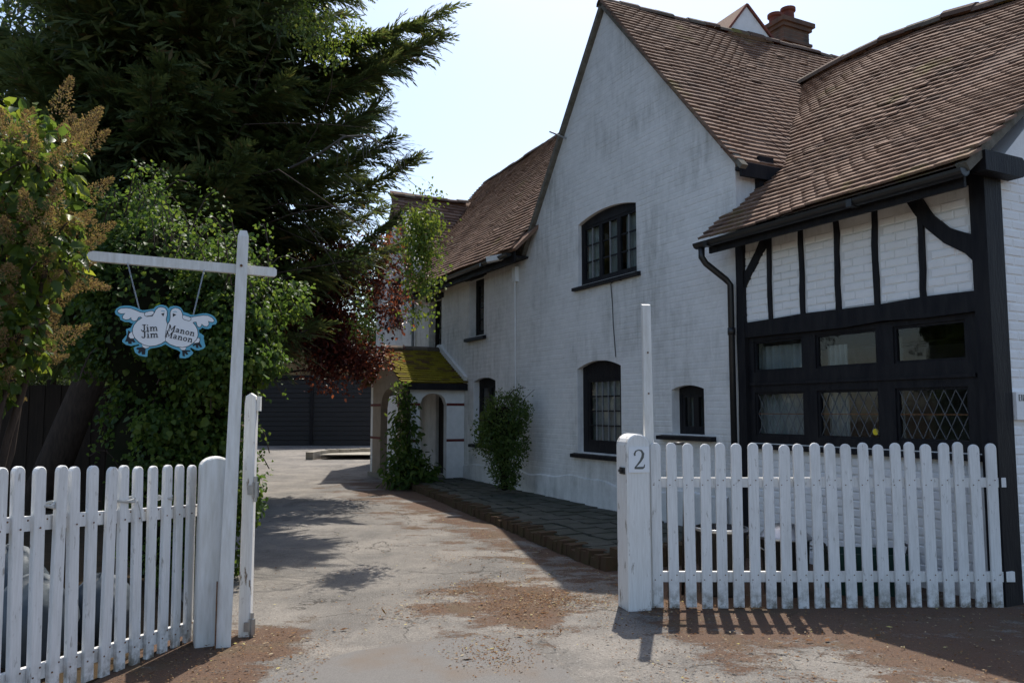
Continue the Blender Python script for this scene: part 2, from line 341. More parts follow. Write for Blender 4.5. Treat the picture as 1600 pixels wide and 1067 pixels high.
# openings on the front: u0, u1, z0, z1(crown), arch rise
OPEN = dict(w1=(4.67, 6.15, 3.36, 4.39, .10), w2=(5.07, 6.2, .90, 2.22, .10), w3=(3.38, 3.98, 1.22, 1.81, .05), w4=(9.52, 10.22, 2.93, 4.05, 0), w5=(11.66, 12.4, 2.45, 3.9, 0),
            w6=(9.02, 9.98, .90, 2.12, .07), w7=(14.3, 15.3, 3.62, 4.8, 0), bay=(.06, 2.66, 1.16, 2.37, 0), door=(11.0, 11.95, .2, 2.05, 0))
T = .24
def wall_cells(mb, u0, u1, z0, z1, holes, v0=-T, v1=0.0):
    us = sorted({u0, u1, *[min(max(h[k], u0), u1) for h in holes for k in (0, 1)]}); zs = sorted({z0, z1, *[min(max(h[k], z0), z1) for h in holes for k in (2, 3)]})
    def solid(i, j):
        if i < 0 or j < 0 or i >= len(us) - 1 or j >= len(zs) - 1: return False
        cu, cz = (us[i] + us[i + 1]) / 2, (zs[j] + zs[j + 1]) / 2
        return not any(h[0] < cu < h[1] and h[2] < cz < h[3] for h in holes)
    for i in range(len(us) - 1):
        for j in range(len(zs) - 1):
            if not solid(i, j): continue
            a, b, c, d = us[i], us[i + 1], zs[j], zs[j + 1]
            mb.add([(a, v1, c), (b, v1, c), (b, v1, d), (a, v1, d)], [(3, 2, 1, 0)]); mb.add([(a, v0, c), (b, v0, c), (b, v0, d), (a, v0, d)], [(0, 1, 2, 3)])
            for (di, dj, q) in ((-1, 0, [(a, v0, c), (a, v1, c), (a, v1, d), (a, v0, d)]), (1, 0, [(b, v1, c), (b, v0, c), (b, v0, d), (b, v1, d)]),
                                (0, -1, [(a, v0, c), (b, v0, c), (b, v1, c), (a, v1, c)]), (0, 1, [(a, v1, d), (b, v1, d), (b, v0, d), (a, v0, d)])):
                if not solid(i + di, j + dj): mb.add(q, [(3, 2, 1, 0)])
mb = MB(); H = list(OPEN.values())
wall_cells(mb, 2.77, 13.3, 0, 4.4, [h for h in H if h[0] > 2.7 and h[0] < 13]); wall_cells(mb, 13.3, 16.05, 0, 4.9, [OPEN['w7']])
wall_cells(mb, .0, 2.77, 0, 3.36, [OPEN['bay']], -T, -.012)
mb.prism([(2.77, 4.4), (7.69, 4.4), (5.37, 7.36)], -T, 0); mb.prism([(13.3, 4.9), (16.05, 4.9), (14.7, 6.75)], -T, 0)
for k, h in OPEN.items():                                   # corners beside the arched heads
    if h[4]:
        u0, u1, zc, r = h[0], h[1], h[3], h[4]; um = (u0 + u1) / 2; N_ = 8
        arc = [(u0 + (u1 - u0) * i / (2 * N_), zc - r * ((2 * (i / (2 * N_)) - 1) ** 2)) for i in range(2 * N_ + 1)]
        mb.prism([(u0, zc)] + arc[:N_ + 1], -.07, 0.001); mb.prism([(u1, zc)] + arc[N_:][::-1], -.07, 0.001)
facade = mb.build('facade_wall', 'painted_brick', cot)
# wavy rendered plinth along the foot of the front
mb = MB(); n = 60
for i in range(n):
    a, b = 3.0 + (10.4 - 3.0) * i / n, 3.0 + (10.4 - 3.0) * (i + 1) / n
    za, zb = (.52 + .035 * math.sin(x * 2.3) + .015 * math.sin(x * 7.1) for x in (a, b))
    mb.add([(a, .0, 0), (b, .0, 0), (a, .03, 0), (b, .03, 0), (a, .024, za - .02), (b, .024, zb - .02), (a, 0, za), (b, 0, zb)], [(2, 3, 5, 4), (4, 5, 7, 6)])
for f in range(len(mb.f)): mb.f[f] = mb.f[f][::-1]
mb.build('plinth', 'painted_brick', facade)
# near end wall (faces the road), back walls, side wall above the lower roof
mb = MB(); mb.prism([(-.165, 0), (-5.72, 0), (-5.72, 3.4), (-2.87, 5.9), (-.165, 3.49)], -.05, .15, 'x'); endwall = mb.build('end_wall', 'clean_paint_brick', cot)
mb = MB(); mb.box(.15, 16.05, -6.2, -5.95, 0, 4.2); mb.box(16.05, 16.3, -6.2, 0, 0, 4.6); mb.build('back_wall', 'painted_brick', cot)
mb = MB(); mb.box(2.78, 2.98, -3.0, -.001, 3.0, 4.42); mb.build('upper_side_wall', 'clean_paint_brick', cot)

# ---- bricks: unit brick with softened edges, laid course by course
bm_ = MB(); c_ = .04
bm_.add([(-.5, 0, -.5), (.5, 0, -.5), (.5, 0, .5), (-.5, 0, .5), (-.5 + c_, 1, -.5 + 3 * c_), (.5 - c_, 1, -.5 + 3 * c_), (.5 - c_, 1, .5 - 3 * c_), (-.5 + c_, 1, .5 - 3 * c_)],
        [(4, 5, 6, 7)[::-1], (0, 1, 5, 4)[::-1], (1, 2, 6, 5)[::-1], (2, 3, 7, 6)[::-1], (3, 0, 4, 7)[::-1]])
BRICK = {}
for nm in ('painted_brick', 'clean_paint_brick'): BRICK[nm] = bm_.mesh('brick'); BRICK[nm].materials.append(M[nm])
BL = []     # (matrix, material, end?)
def lay(zlo, zhi, limits, holes, vbase, proud, mat, bl=.222, ch=.0765, frame=Matrix.Identity(4), uneven=.0015, mort=.011):
    nrow = int((zhi - zlo) / ch)
    for k in range(nrow):
        za = zlo + k * ch; zm = za + ch / 2; lo, hi = limits(zm); cuts = [(lo, hi)]
        for h in holes:
            if h[2] - ch * .4 < zm < h[3] + ch * .4:
                nc = []
                for a, b in cuts:
                    if h[1] <= a or h[0] >= b: nc.append((a, b))
                    else:
                        if h[0] > a: nc.append((a, h[0]))
                        if h[1] < b: nc.append((h[1], b))
                cuts = nc
        off = (k % 2) * bl / 2 + R.uniform(-.01, .01)
        for a, b in cuts:
            x = math.floor((a - off) / bl) * bl + off
            while x < b:
                p, q = max(x, a), min(x + bl, b); x += bl
                if q - p < .05: continue
                m = Matrix.Translation(((p + q) / 2, vbase - .001, zm + R.uniform(-.0015, .0015))) @ Matrix.Rotation(R.uniform(-.008, .008), 4, 'Y') @ Matrix.Diagonal((q - p - mort, max(.001, proud + R.uniform(-uneven, uneven)) + .001, ch - mort, 1))
                BL.append((frame @ m, mat))
hs = [OPEN[k] for k in ('w1', 'w2', 'w3', 'w4', 'w5', 'w6', 'door')]
def lim_gable(z):
    if z < 4.4: return 2.80, 13.28
    f = (z - 4.4) / 2.96; return 2.80 + f * 2.57 + .06, 7.66 - f * 2.29 - .06
porch_hole = (10.4, 13.0, 0, 2.75)
lay(.54, 7.2, lim_gable, hs + [porch_hole], 0, .0020, 'painted_brick', uneven=.0014, mort=.007)
lay(.2, 6.6, lambda z: (13.34, 16.02) if z < 4.85 else (13.3 + (z - 4.9) * .757 + .1, 16.05 - (z - 4.9) * .73 - .1), [OPEN['w7']], 0, .0026, 'painted_brick', mort=.009)
# infill panels between the studs and the wall under the long window
STUD = [2.29, 1.85, 1.41, .98, .52]
edges = [2.70] + STUD + [.05]
for a, b in zip(edges[:-1], edges[1:]):
    lay(2.47, 3.31, lambda z, a=a, b=b: (b + .035, a - .035), [], -.012, .0055, 'clean_paint_brick', .225, .078, uneven=.0035, mort=.010)
lay(.05, 1.13, lambda z: (.1, 2.66), [], -.012, .004, 'clean_paint_brick', .225, .078, uneven=.002, mort=.009)
# end wall faces -u: frame maps local x->-v..., depth -> -u
EF = Matrix(((0, -1, 0, -.05), (1, 0, 0, 0), (0, 0, 1, 0), (0, 0, 0, 1)))
lay(.0, 5.6, lambda z: (-3.6, -.195) if z < 3.35 else (-2.87 - 1.0, -.24 - (z - 3.35) * 1.12), [], 0, .006, 'clean_paint_brick', .225, .0765, EF, .003)
BL.sort(key=lambda t: -((2.2 if t[1] == 'clean_paint_brick' and t[0].translation.z > 1.2 else 1.0) / (t[0].translation - CAMLOC).length))
sel = [b for b in BL if b[0].translation.z > 1.15][:300]; ids = {id(b) for b in sel}; rest = [b for b in BL if id(b) not in ids]
for m, mt in sel:
    o = link('brick', BRICK[mt], None, endwall if m.translation.x < -.03 else facade); o.matrix_local = m
def bake(unit_me, mats):
    uv_ = np.array([v.co[:] for v in unit_me.vertices]); uf = [tuple(p.vertices) for p in unit_me.polygons]
    A = np.array([np.array(m) for m in mats]); n = len(uv_)
    V = np.einsum('kij,nj->kni', A[:, :3, :3], uv_) + A[:, None, :3, 3]
    F = (np.arange(len(mats))[:, None, None] * n + np.array(uf)[None]).reshape(-1, len(uf[0]))
    return V.reshape(-1, 3), F, len(uf)
V1, F1, _ = bake(BRICK['painted_brick'], [m for m, k in rest if k == 'painted_brick']); link('brickwork', np_mesh('brickwork', V1, F1, None, 'painted_brick'), None, cot, kind='stuff')
V1, F1, _ = bake(BRICK['painted_brick'], [m for m, k in rest if k != 'painted_brick']); link('brickwork', np_mesh('brickwork', V1, F1, None, 'clean_paint_brick'), None, endwall, kind='stuff')
# stone plaque on the end wall, cut by the picture's edge
pq = MB().prism([(-.20, 1.43), (-.76, 1.43), (-.76, 1.645), (-.20, 1.65)], -.05, -.095, 'x').build('stone_plaque', 'clean_paint_brick', endwall)

lt = MB(); XF = (-.0985, -.094)
for q in ((-.232, -.240, 1.580, 1.630), (-.232, -.252, 1.624, 1.630), (-.232, -.248, 1.602, 1.608), (-.232, -.252, 1.580, 1.586)): lt.box(*XF, *q)
lt.build('letter', 'number_grey', pq); MB().box(*XF, -.265, -.273, 1.580, 1.630).build('letter', 'number_grey', pq); MB().prism([(-.286, 1.580), (-.308, 1.580), (-.308, 1.587), (-.294, 1.587), (-.294, 1.630), (-.286, 1.630)], *XF, 'x').build('letter', 'number_grey', pq)
# ---- timber frame
tf = bpy.data.objects.new('timber_frame', None); COL.objects.link(tf); tf.parent = cot; tf['label'] = 'black oak framing of the jettied bay'
def timber(name, mb): return mb.build(name, 'black_timber', tf)
def wob(name, a, b, w, d0, d1, vert=True):
    """slightly crooked timber on the front between (u,z) points a and b"""
    n = 7; L = []; Rr = []
    dx, dz = b[0] - a[0], b[1] - a[1]; ln = math.hypot(dx, dz); px, pz = -dz / ln, dx / ln
    for i in range(n):
        f = i / (n - 1); o = R.uniform(-.008, .008); ww = w / 2 * R.uniform(.88, 1.1)
        L.append((a[0] + dx * f + px * (o - ww), a[1] + dz * f + pz * (o - ww))); Rr.append((a[0] + dx * f + px * (o + ww), a[1] + dz * f + pz * (o + ww)))
    return timber(name, MB().prism(L + Rr[::-1], d0, d1))
wob('post', (2.71, 0), (2.71, 3.4), .12, -.1, .035); timber('post', MB().box(-.075, .055, -.185, .035, 0, 3.42))
for s in STUD: wob('stud', (s, 2.38), (s, 3.36), .05, -.05, .016)
wob('brace', (2.30, 3.36), (2.72, 2.86), .10, -.05, .02)
timber('brace', MB().prism([(.52, 3.38), (.40, 3.17), (.25, 3.02), (.05, 2.92), (.05, 2.70), (.12, 2.78), (.30, 2.90), (.46, 3.06), (.57, 3.22), (.66, 3.38)], -.05, .022))
wob('beam', (2.77, 3.40), (-.05, 3.40), .12, -.15, .03); wob('beam', (2.65, 2.385), (.055, 2.375), .17, -.12, .028)
timber('beam_end', MB().prism([(.20, 3.37), (-.28, 3.37), (-.33, 3.41), (-.33, 3.49), (-.28, 3.53), (.20, 3.53)], -.20, -.078, 'x'))
timber('post', MB().box(2.70, 2.779, -.52, -.30, 3.3, 4.4))

# ---- windows
UB = MB().box(-.5, .5, -.5, .5, -.5, .5).mesh('pane'); UB.materials.append(M['glass'])
def pane(parent, u0, u1, z0, z1, v, tilt=0):
    o = link('pane', UB, None, parent); o.location = ((u0 + u1) / 2, v, (z0 + z1) / 2); o.scale = (u1 - u0, .005, z1 - z0); o.rotation_euler = (R.uniform(-.012, .012), 0, R.uniform(-.012, .012)); return o
def curtain(parent, u0, u1, z0, z1, v, folds=5):
    n = folds * 6; V = []
    for i in range(n + 1):
        u = u0 + (u1 - u0) * i / n; d = v + .025 * math.sin(i / 6 * 2 * math.pi)
        V += [(u, d, z0), (u, d, z1)]
    MB().add(V, [(2 * i, 2 * i + 2, 2 * i + 3, 2 * i + 1) for i in range(n)]).build('curtain', 'curtain_cloth', parent, True)
def window(op, rec, lights, cols, rows, jw=.06, lw=.045, bars='grey_bar', sill=None, label=None, curt=(), head=0.0, hbar=None, lintel=None):
    u0, u1, z0, z1, r = op; v = -rec
    f = MB(); d0, d1 = v - .06, v
    f.box(u0 - .01, u0 + jw, d0, d1, z0, z1); f.box(u1 - jw, u1 + .01, d0, d1, z0, z1)
    f.box(u0 + jw, u1 - jw, d0, d1 - .001, z0 - .01, z0 + jw); f.box(u0 + jw, u1 - jw, d0, d1 - .001, z1 - jw - head - r, z1 + .01)
    w = f.build('window', 'black_timber', cot, label=label)
    a0, a1, b0, b1 = u0 + jw, u1 - jw, z0 + jw, z1 - jw - head - r
    lu = (a1 - a0) / lights
    for i in range(lights):
        p, q = a0 + i * lu, a0 + (i + 1) * lu; c = MB()
        c.box(p + .001, p + lw, v - .05, v - .008, b0, b1); c.box(q - lw, q - .001, v - .05, v - .008, b0, b1); c.box(p + lw, q - lw, v - .05, v - .009, b0, b0 + lw); c.box(p + lw, q - lw, v - .05, v - .009, b1 - lw, b1)
        c.build('casement', 'black_timber', w)
        p += lw; q -= lw; c0, c1 = b0 + lw, b1 - lw; pu, pz = (q - p) / cols, (c1 - c0) / rows
        for k in range(1, cols): MB().box(p + k * pu - .009, p + k * pu + .009, v - .042, v - .014, c0, c1).build('glazing_bar', bars, w)
        for k in range(1, rows): MB().box(p, q, v - .040, v - .016, c0 + k * pz - .010, c0 + k * pz + .010).build('glazing_bar', hbar or 'black_timber', w)
        for k in range(cols):
            for j in range(rows): pane(w, p + k * pu, p + (k + 1) * pu, c0 + j * pz, c0 + (j + 1) * pz, v - .029)
    if sill:
        e, h, dpt = sill; MB().prism([(v - .05, z0 - h), (dpt, z0 - h), (dpt, z0 - h * .35), (v - .05, z0 + .004)], u0 - e, u1 + e, 'x').build('sill', 'black_timber', w)
    if lintel: MB().box(u0 - .12, u1 + .12, -.05, .035, z1 - .01, z1 + lintel).build('lintel', 'black_timber', w)
    for c in curt: curtain(w, *c)
    return w
window(OPEN['w1'], .06, 3, 2, 3, .05, .04, sill=(.09, .07, .07), label='wide arched upper window of three casements', curt=[(5.66, 6.12, 3.4, 4.3, -.15), (4.74, 5.12, 3.4, 4.3, -.16), (5.24, 5.52, 3.4, 4.3, -.16)])
window(OPEN['w2'], .10, 1, 5, 4, .13, .05, sill=(.10, .08, .08), label='tall arched sash window of small panes', curt=[(5.1, 6.1, .95, 2.1, -.19)], head=.02)
window(OPEN['w3'], .12, 2, 1, 1, .05, .045, sill=(.20, .07, .10), label='small arched window with long black sill', curt=[(3.72, 3.92, 1.25, 1.75, -.26), (3.47, 3.55, 1.25, 1.75, -.26)])
window(OPEN['w4'], .15, 1, 2, 4, .07, .05, sill=(.10, .09, .07), lintel=.09, label='narrow upper window under a black lintel', curt=[(9.55, 9.75, 2.95, 4.0, -.3)])
window(OPEN['w5'], .15, 1, 2, 5, .07, .05, lintel=.09, label='tall narrow window above the porch')
window(OPEN['w6'], .12, 2, 1, 3, .07, .05, sill=(.10, .08, .07), label='arched lower window behind the shrub', curt=[(9.1, 9.45, .95, 2.0, -.28)])
window(OPEN['w7'], .15, 1, 2, 3, .07, .05, sill=(.08, .08, .07), label='upper window of the far gable')
# the long window of the bay: plain lights over leaded lights
bay = MB(); v = -.02
for a, b, c, d in ((.06, 2.66, 2.25, 2.30), (.06, 2.66, 1.70, 1.92), (.06, 2.66, 1.165, 1.24), (.06, .18, 1.24, 2.25), (2.58, 2.66, 1.24, 2.25), (.855, 1.03, 1.24, 2.25), (1.735, 1.905, 1.24, 2.25)):
    bay.box(a, b, v - .08 - .001 * R.random(), v - .003 * R.random(), c, d)
bay.box(.10, 2.64, v, v + .02, 1.775, 1.805); bay.prism([(v - .05, 1.10), (.06, 1.10), (.06, 1.135), (v - .05, 1.165)], .055, 2.64, 'x')
bw = bay.build('window', 'black_timber', cot, label='long black window with leaded lower lights')
for a, b in ((.18, .855), (1.03, 1.735), (1.905, 2.58)):
    for c, d, lead in ((1.92, 2.25, 0), (1.24, 1.70, 1)):
        fr_ = MB(); w_ = .022
        fr_.box(a, a + w_, v - .06, v - .02, c, d); fr_.box(b - w_, b, v - .06, v - .02, c, d); fr_.box(a + w_, b - w_, v - .06, v - .021, c, c + w_); fr_.box(a + w_, b - w_, v - .06, v - .021, d - w_, d)
        fr_.build('casement', 'grey_bar' if lead == 2 else 'black_timber', bw); pane(bw, a + w_, b - w_, c + w_, d - w_, v - .04)
        if lead:
            g = MB(); nx = 6; A0, A1, C0, C1 = a + w_, b - w_, c + w_, d - w_; sx_, sz_ = (A1 - A0) / nx, (C1 - C0) / 2
            for k in range(-2, nx + 2):
                for sg in (1, -1):
                    # straight cames, clipped to the light
                    x0 = A0 + k * sx_; x1 = x0 + 2 * sx_; zz0, zz1 = (C0, C1) if sg > 0 else (C1, C0)
                    p0, p1 = [x0, zz0], [x1, zz1]
                    if p1[0] <= A0 or p0[0] >= A1: continue
                    if p0[0] < A0: f = (A0 - p0[0]) / (p1[0] - p0[0]); p0 = [A0, p0[1] + f * (p1[1] - p0[1])]
                    if p1[0] > A1: f = (A1 - p0[0]) / (p1[0] - p0[0]); p1 = [A1, p0[1] + f * (p1[1] - p0[1])]
                    g.beam((p0[0], v - .034 + .001 * sg, p0[1]), (p1[0], v - .034 + .001 * sg, p1[1]), .005, .006, (0, 1, 0))
            g.build('lead_lattice', 'lead', bw)
            MB().box(a + w_, b - w_, v - .033, v - .03, (c + d) / 2 - .004, (c + d) / 2 + .004).build('saddle_bar', 'rust', bw)
curtain(bw, 1.92, 2.6, 1.2, 2.2, -.17, 7); curtain(bw, 1.50, 1.74, 1.2, 2.15, -.2, 4); curtain(bw, 1.12, 1.25, 1.2, 2.2, -.5, 2)
MB().lathe([(.001, 0), (.03, 0), (.03, .003), (.001, .003)], 16).build('round_sticker', 'sticker_yellow', bw, label='round yellow sticker').matrix_local = Matrix.Translation((1.10, v - .035, 1.31)) @ Matrix.Rotation(-math.pi / 2, 4, 'X')
mb = MB(); mb.box(.1, 2.6, -3.0, -2.9, 0, 3.2); mb.box(.1, 2.6, -3.0, -.3, 3.0, 3.1); mb.box(.1, 2.6, -3.0, -.3, .0, .1); mb.build('room_wall', 'room_plaster', cot)
mb = MB(); mb.box(.1, 2.6, -1.2, -1.0, 2.2, 2.42); mb.box(.1, 2.6, -2.2, -2.0, 2.25, 2.45); mb.box(1.3, 1.45, -2.85, -2.7, .1, 3.0); mb.build('ceiling_beams', 'black_timber', cot)

# ---- roofs
tm = MB(); tm.add([(-.5, 0, 0), (.5, 0, 0), (.5, 1, 0), (-.5, 1, 0), (-.5, 0, 1.0), (0, 0, 1.06), (.5, 0, 1.0), (.5, 1, 1.0), (0, 1, 1.06), (-.5, 1, 1.0)],
                  [(4, 5, 8, 9), (5, 6, 7, 8), (0, 1, 6, 4), (1, 2, 7, 6), (3, 0, 4, 9), (2, 3, 9, 7)])
tm.v[5] = (0, -.01, 1.06)
TILE = tm.mesh('roof_tile'); TILE.materials.append(M['roof_tile_clay']); TILE2 = tm.mesh('roof_tile'); TILE2.materials.append(M['moss_tile'])
TL = []
def sagn(u, w, seed): return .022 * math.sin(u * 1.3 + seed) * math.sin(w * 1.1 + seed * 2) + .010 * math.sin(u * 3.7 + seed * 3 + w * 2.1)
def tiles(P, wmax, lim, seed, out, gauge=.102, tw=.165):
    k = 0
    while k * gauge < wmax:
        w = k * gauge; lo, hi = lim(w + gauge * .5); x = lo + (tw / 2 if k % 2 else 0) + R.uniform(-.01, .01) - tw / 2
        while x < hi:
            xc = min(max(x + tw / 2, lo + .03), hi - .03); e = .02
            p = Vector(P(xc, w)); tu = (Vector(P(xc + e, w)) - Vector(P(xc - e, w))).normalized(); tw_ = (Vector(P(xc, w + e)) - Vector(P(xc, w - e))).normalized()
            n = tu.cross(tw_).normalized()
            if n.z < 0: n = -n
            p = p + n * (sagn(xc, w, seed) + .018 + R.uniform(-.0012, .0012) + (.010 if R.random() < .012 else 0))
            A = Matrix((tu, tw_, n)).transposed().to_4x4()
            if A.determinant() < 0: A = Matrix((-tu, tw_, n)).transposed().to_4x4()
            m = Matrix.Translation(p) @ A @ Matrix.Rotation(R.uniform(-.009, .009), 4, 'Z') @ Matrix.Rotation(-.215 + R.gauss(0, .006), 4, 'X') @ Matrix.Rotation(R.uniform(-.007, .007), 4, 'Y') @ Matrix.Translation((0, R.uniform(-.003, .003) + .007 * math.sin(xc * 2.1 + seed + k * .35) - (.03 if R.random() < .006 else 0), 0)) @ Matrix.Diagonal((tw - R.uniform(-.001, .002), gauge * 1.75, .0215 + R.uniform(-.001, .0015), 1))
            out.append(m); x += tw
        k += 1
def interp(x, pts):
    for (a, b), (c, d) in zip(pts[:-1], pts[1:]):
        if x <= c: return b + (d - b) * (x - a) / (c - a)
    return pts[-1][1]
def ridge_dz(u): return interp(u, [(-.3, -.40), (0, -.35), (1.15, -.18), (2.1, -.02), (3.0, .07), (3.6, .07), (4.45, 0.0), (6, -.05)])
# lower right roof: swept profile (slope distance -> v, z)
PR = [(.40, 3.40), (-1.0, 4.56), (-2.87, 6.33)]
prl = [0, math.dist(PR[0], PR[1]), math.dist(PR[0], PR[1]) + math.dist(PR[1], PR[2])]
def p_right(u, w):
    v_ = interp(w, [(prl[i], PR[i][0]) for i in range(3)]) if w >= 0 else PR[0][0] - w * .77; z_ = interp(w, [(prl[i], PR[i][1]) for i in range(3)]) if w >= 0 else PR[0][1] + w * .63
    return (u, v_, z_ + ridge_dz(u) * (w / prl[2]) ** 1.5 if w > 0 else z_)
def lim_right(w):
    _, v_, z_ = p_right(3, w)
    if v_ > 0: return -.16, 2.90
    if z_ < 4.45: return -.16, 2.77
    return -.16, 2.77 + (z_ - 4.4) / 1.158
TR = []; tiles(p_right, prl[2] - .02, lim_right, 1.0, TR)
# tall gable, slope above the lower roof
gl_ = math.hypot(2.6, 3.01); cu_, cz_ = 2.6 / gl_, 3.01 / gl_
def p_gr(v_, w): return (2.66 + w * cu_, v_, 4.40 - .11 * 1.158 + .02 + w * cz_ + .13 * max(0, -v_ / 5) * (w / gl_))
def lim_gr(w):
    z_ = 4.29 + w * cz_
    return ((-.78 if z_ < 4.4 else -1.0 - (z_ - 4.55) * 1.045) if z_ < 6.34 else -5.6) - .03, .07
TG = []; tiles(p_gr, gl_ + .10, lim_gr, 2.0, TG)
# long left range
def p_left(u, w): s_ = math.hypot(3.17, 3.62); return (u, .34 - w * 3.17 / s_, 4.18 + w * 3.62 / s_ + .06 * math.sin((u - 7) * .5) * w / s_)
LL = math.hypot(3.17, 3.62)
def lim_left(w):
    z_ = 4.18 + w * 3.62 / LL; lo = max(5.62, 7.75 - max(0, z_ - 4.4) / 1.297)
    return lo, (13.3 + max(0, z_ - 4.3) / 1.79 if z_ < 6.8 else 15.6)
TLf = []; tiles(p_left, LL - .02, lim_left, 3.0, TLf)
# far gable, near slope
fl = math.hypot(1.5, 2.68)
def p_far(v_, w): return (13.2 + w * 1.5 / fl, v_, 4.14 + w * 2.68 / fl)
TF = []; tiles(p_far, fl, lambda w: (.34 - (4.14 + w * 2.68 / fl - 4.18) / 1.14 - .03, .12), 4.0, TF)
TR.sort(key=lambda m: (m.translation - CAMLOC).length)
roofs = []
def slab(name, pts, th=.05, label=None):
    """closed slab under a tiled slope (pts = four corners, counter clockwise seen from above)"""
    P_ = [Vector(p) for p in pts]; n = (P_[1] - P_[0]).cross(P_[2] - P_[0]).normalized(); n = n if n.z > 0 else -n
    vs = P_ + [p - n * th for p in P_]; k = len(P_)
    o = MB().add(vs, [tuple(range(k)), tuple(range(2 * k - 1, k - 1, -1))] + [(i, k + i, k + (i + 1) % k, (i + 1) % k) for i in range(k)]).build(name, 'roof_tile_clay', cot, label=label); roofs.append(o); return o
def strip(name, f, ws, us, label):
    V = [f(u, w) for w in ws for u in us]; n = len(us)
    F = [(j * n + i, j * n + i + 1, (j + 1) * n + i + 1, (j + 1) * n + i) for j in range(len(ws) - 1) for i in range(n - 1)]
    return MB().add(V, F).build(name, 'roof_tile_clay', cot, label=label)
us_ = [-.12 + .25 * i for i in range(12)]
roofR = strip('roof', p_right, [0, .5, 1, prl[1], 2.4, 3, 3.6, prl[2]], [-.12 + (2.77 + .12) * i / 10 for i in range(11)], 'lower roof sweeping over the timbered bay')
MB().add([p_right(2.77, w) for w in (1.6, prl[1], 3.0, prl[2])] + [(2.77 + (p_right(3, w)[2] - 4.4) / 1.158, *p_right(2.77 + (p_right(3, w)[2] - 4.4) / 1.158, w)[1:]) for w in (1.6, prl[1], 3.0, prl[2])], [(0, 4, 5, 1), (1, 5, 6, 2), (2, 6, 7, 3)]).build('roof_deck', 'roof_tile_clay', roofR)
for m in TR[:300]:
    o = link('roof_tile', TILE, None, roofR); o.matrix_local = m
roofG = slab('roof', [(2.66, .06, 4.28), (2.66, -5.6, 4.28), (5.37, -5.6, 7.50), (5.37, .06, 7.41)], label='steep near slope of the tall gable')
slab('roof', [(5.37, .06, 7.41), (5.37, -5.6, 7.50), (7.85, -5.6, 4.2), (7.85, .06, 4.2)], label='hidden far slope of the tall gable')
slab('roof', [p_left(7.6, 0), p_left(13.3, 0), (15.6, -2.83, 7.78), (5.5, -2.83, 7.8)], label='long roof of the left range')
slab('roof', [(5.5, -2.83, 7.8), (15.6, -2.83, 7.78), (15.6, -6.3, 4.0), (5.5, -6.3, 4.0)], label='back slope of the left range')
slab('roof', [(-.12, -2.87, 5.93), (4.45, -2.87, 6.30), (4.45, -6.1, 3.2), (-.12, -6.1, 3.2)], label='back slope of the lower roof')
slab('roof', [(13.2, .11, 4.12), (13.2, -3, 4.12), (14.7, -3, 6.80), (14.7, .11, 6.80)], label='near slope of the far gable')
slab('roof', [(14.7, .11, 6.80), (14.7, -5, 6.80), (16.3, -5, 4.3), (16.3, .11, 4.3)], label='far slope of the far gable')
allm = TR[300:] + TG + TLf + TF; V1, F1, k_ = None, None, 6
uv_ = np.array([v.co[:] for v in TILE.vertices]); uf = [tuple(p.vertices) for p in TILE.polygons]
A = np.array([np.array(m) for m in allm]); V1 = (np.einsum('kij,nj->kni', A[:, :3, :3], uv_) + A[:, None, :3, 3]).reshape(-1, 3)
tt = np.repeat(NR.random(len(allm)), len(uf)); F1 = (np.arange(len(allm))[:, None, None] * len(uv_) + np.array([f for f in uf])[None]).reshape(-1, 4)
link('roof_tile_courses', np_mesh('roof_tile_courses', V1, F1, tt, 'roof_tile_clay'), None, cot, kind='stuff')
# ridge tiles
def ridge_unit():
    mb = MB(); n = 7; V = []
    for x in (0, 1):
        for i in range(n):
            a = math.pi * i / (n - 1); V.append((x, math.cos(a), math.sin(a)))
    for x in (0, 1):
        for i in range(n):
            a = math.pi * i / (n - 1); V.append((x, .82 * math.cos(a), .82 * math.sin(a) - .02))
    F = [(i, i + 1, n + i + 1, n + i) for i in range(n - 1)] + [(i + 1, i, 2 * n + i, 2 * n + i + 1) for i in range(n - 1)] + [(n + i, n + i + 1, 3 * n + i + 1, 3 * n + i) for i in range(n - 1)]
    me = mb.add(V, F).mesh('ridge_tile', False); me.materials.append(M['ridge_clay']); return me
tilemat('ridge_clay', [(0, (.13, .085, .065)), (.4, (.18, .13, .10)), (.75, (.15, .13, .10)), (1, (.10, .085, .07))], 1.6)
RU = ridge_unit()
def ridge(pts, parent, r=.115, ln=.31):
    for a, b in zip(pts[:-1], pts[1:]):
        a, b = Vector(a), Vector(b); L = (b - a).length; n = max(1, round(L / ln)); d = (b - a) / n
        x = d.normalized(); y = Vector((0, 0, 1)).cross(x).normalized(); z = x.cross(y)
        for i in range(n):
            o = link('ridge_tile', RU, None, parent)
            o.matrix_local = Matrix.Translation(a + d * i + z * (R.uniform(-.012, .012) - .03)) @ Matrix((x, y, z)).transposed().to_4x4() @ Matrix.Rotation(R.uniform(-.03, .03), 4, 'Y') @ Matrix.Diagonal((d.length * 1.02, r * R.uniform(.95, 1.06), r * R.uniform(.9, 1.05), 1))
ridge([(u, -2.87, 6.36 + ridge_dz(u)) for u in (-.15, .6, 1.15, 1.7, 2.1, 2.6, 3.0, 3.6, 4.0, 4.45)], roofR)
ridge([(5.37, .08, 7.42), (5.37, -1.2, 7.45), (5.37, -2.4, 7.50), (5.37, -4, 7.53), (5.37, -5.5, 7.53)], roofG, .10)
ridge([(8.1, -2.85, 7.80), (11, -2.85, 7.86), (13.5, -2.85, 7.80), (15.6, -2.85, 7.76)], roofs[2], .10)
ridge([(14.7, .12, 6.84), (14.7, -1.9, 6.88)], roofs[-2], .10)
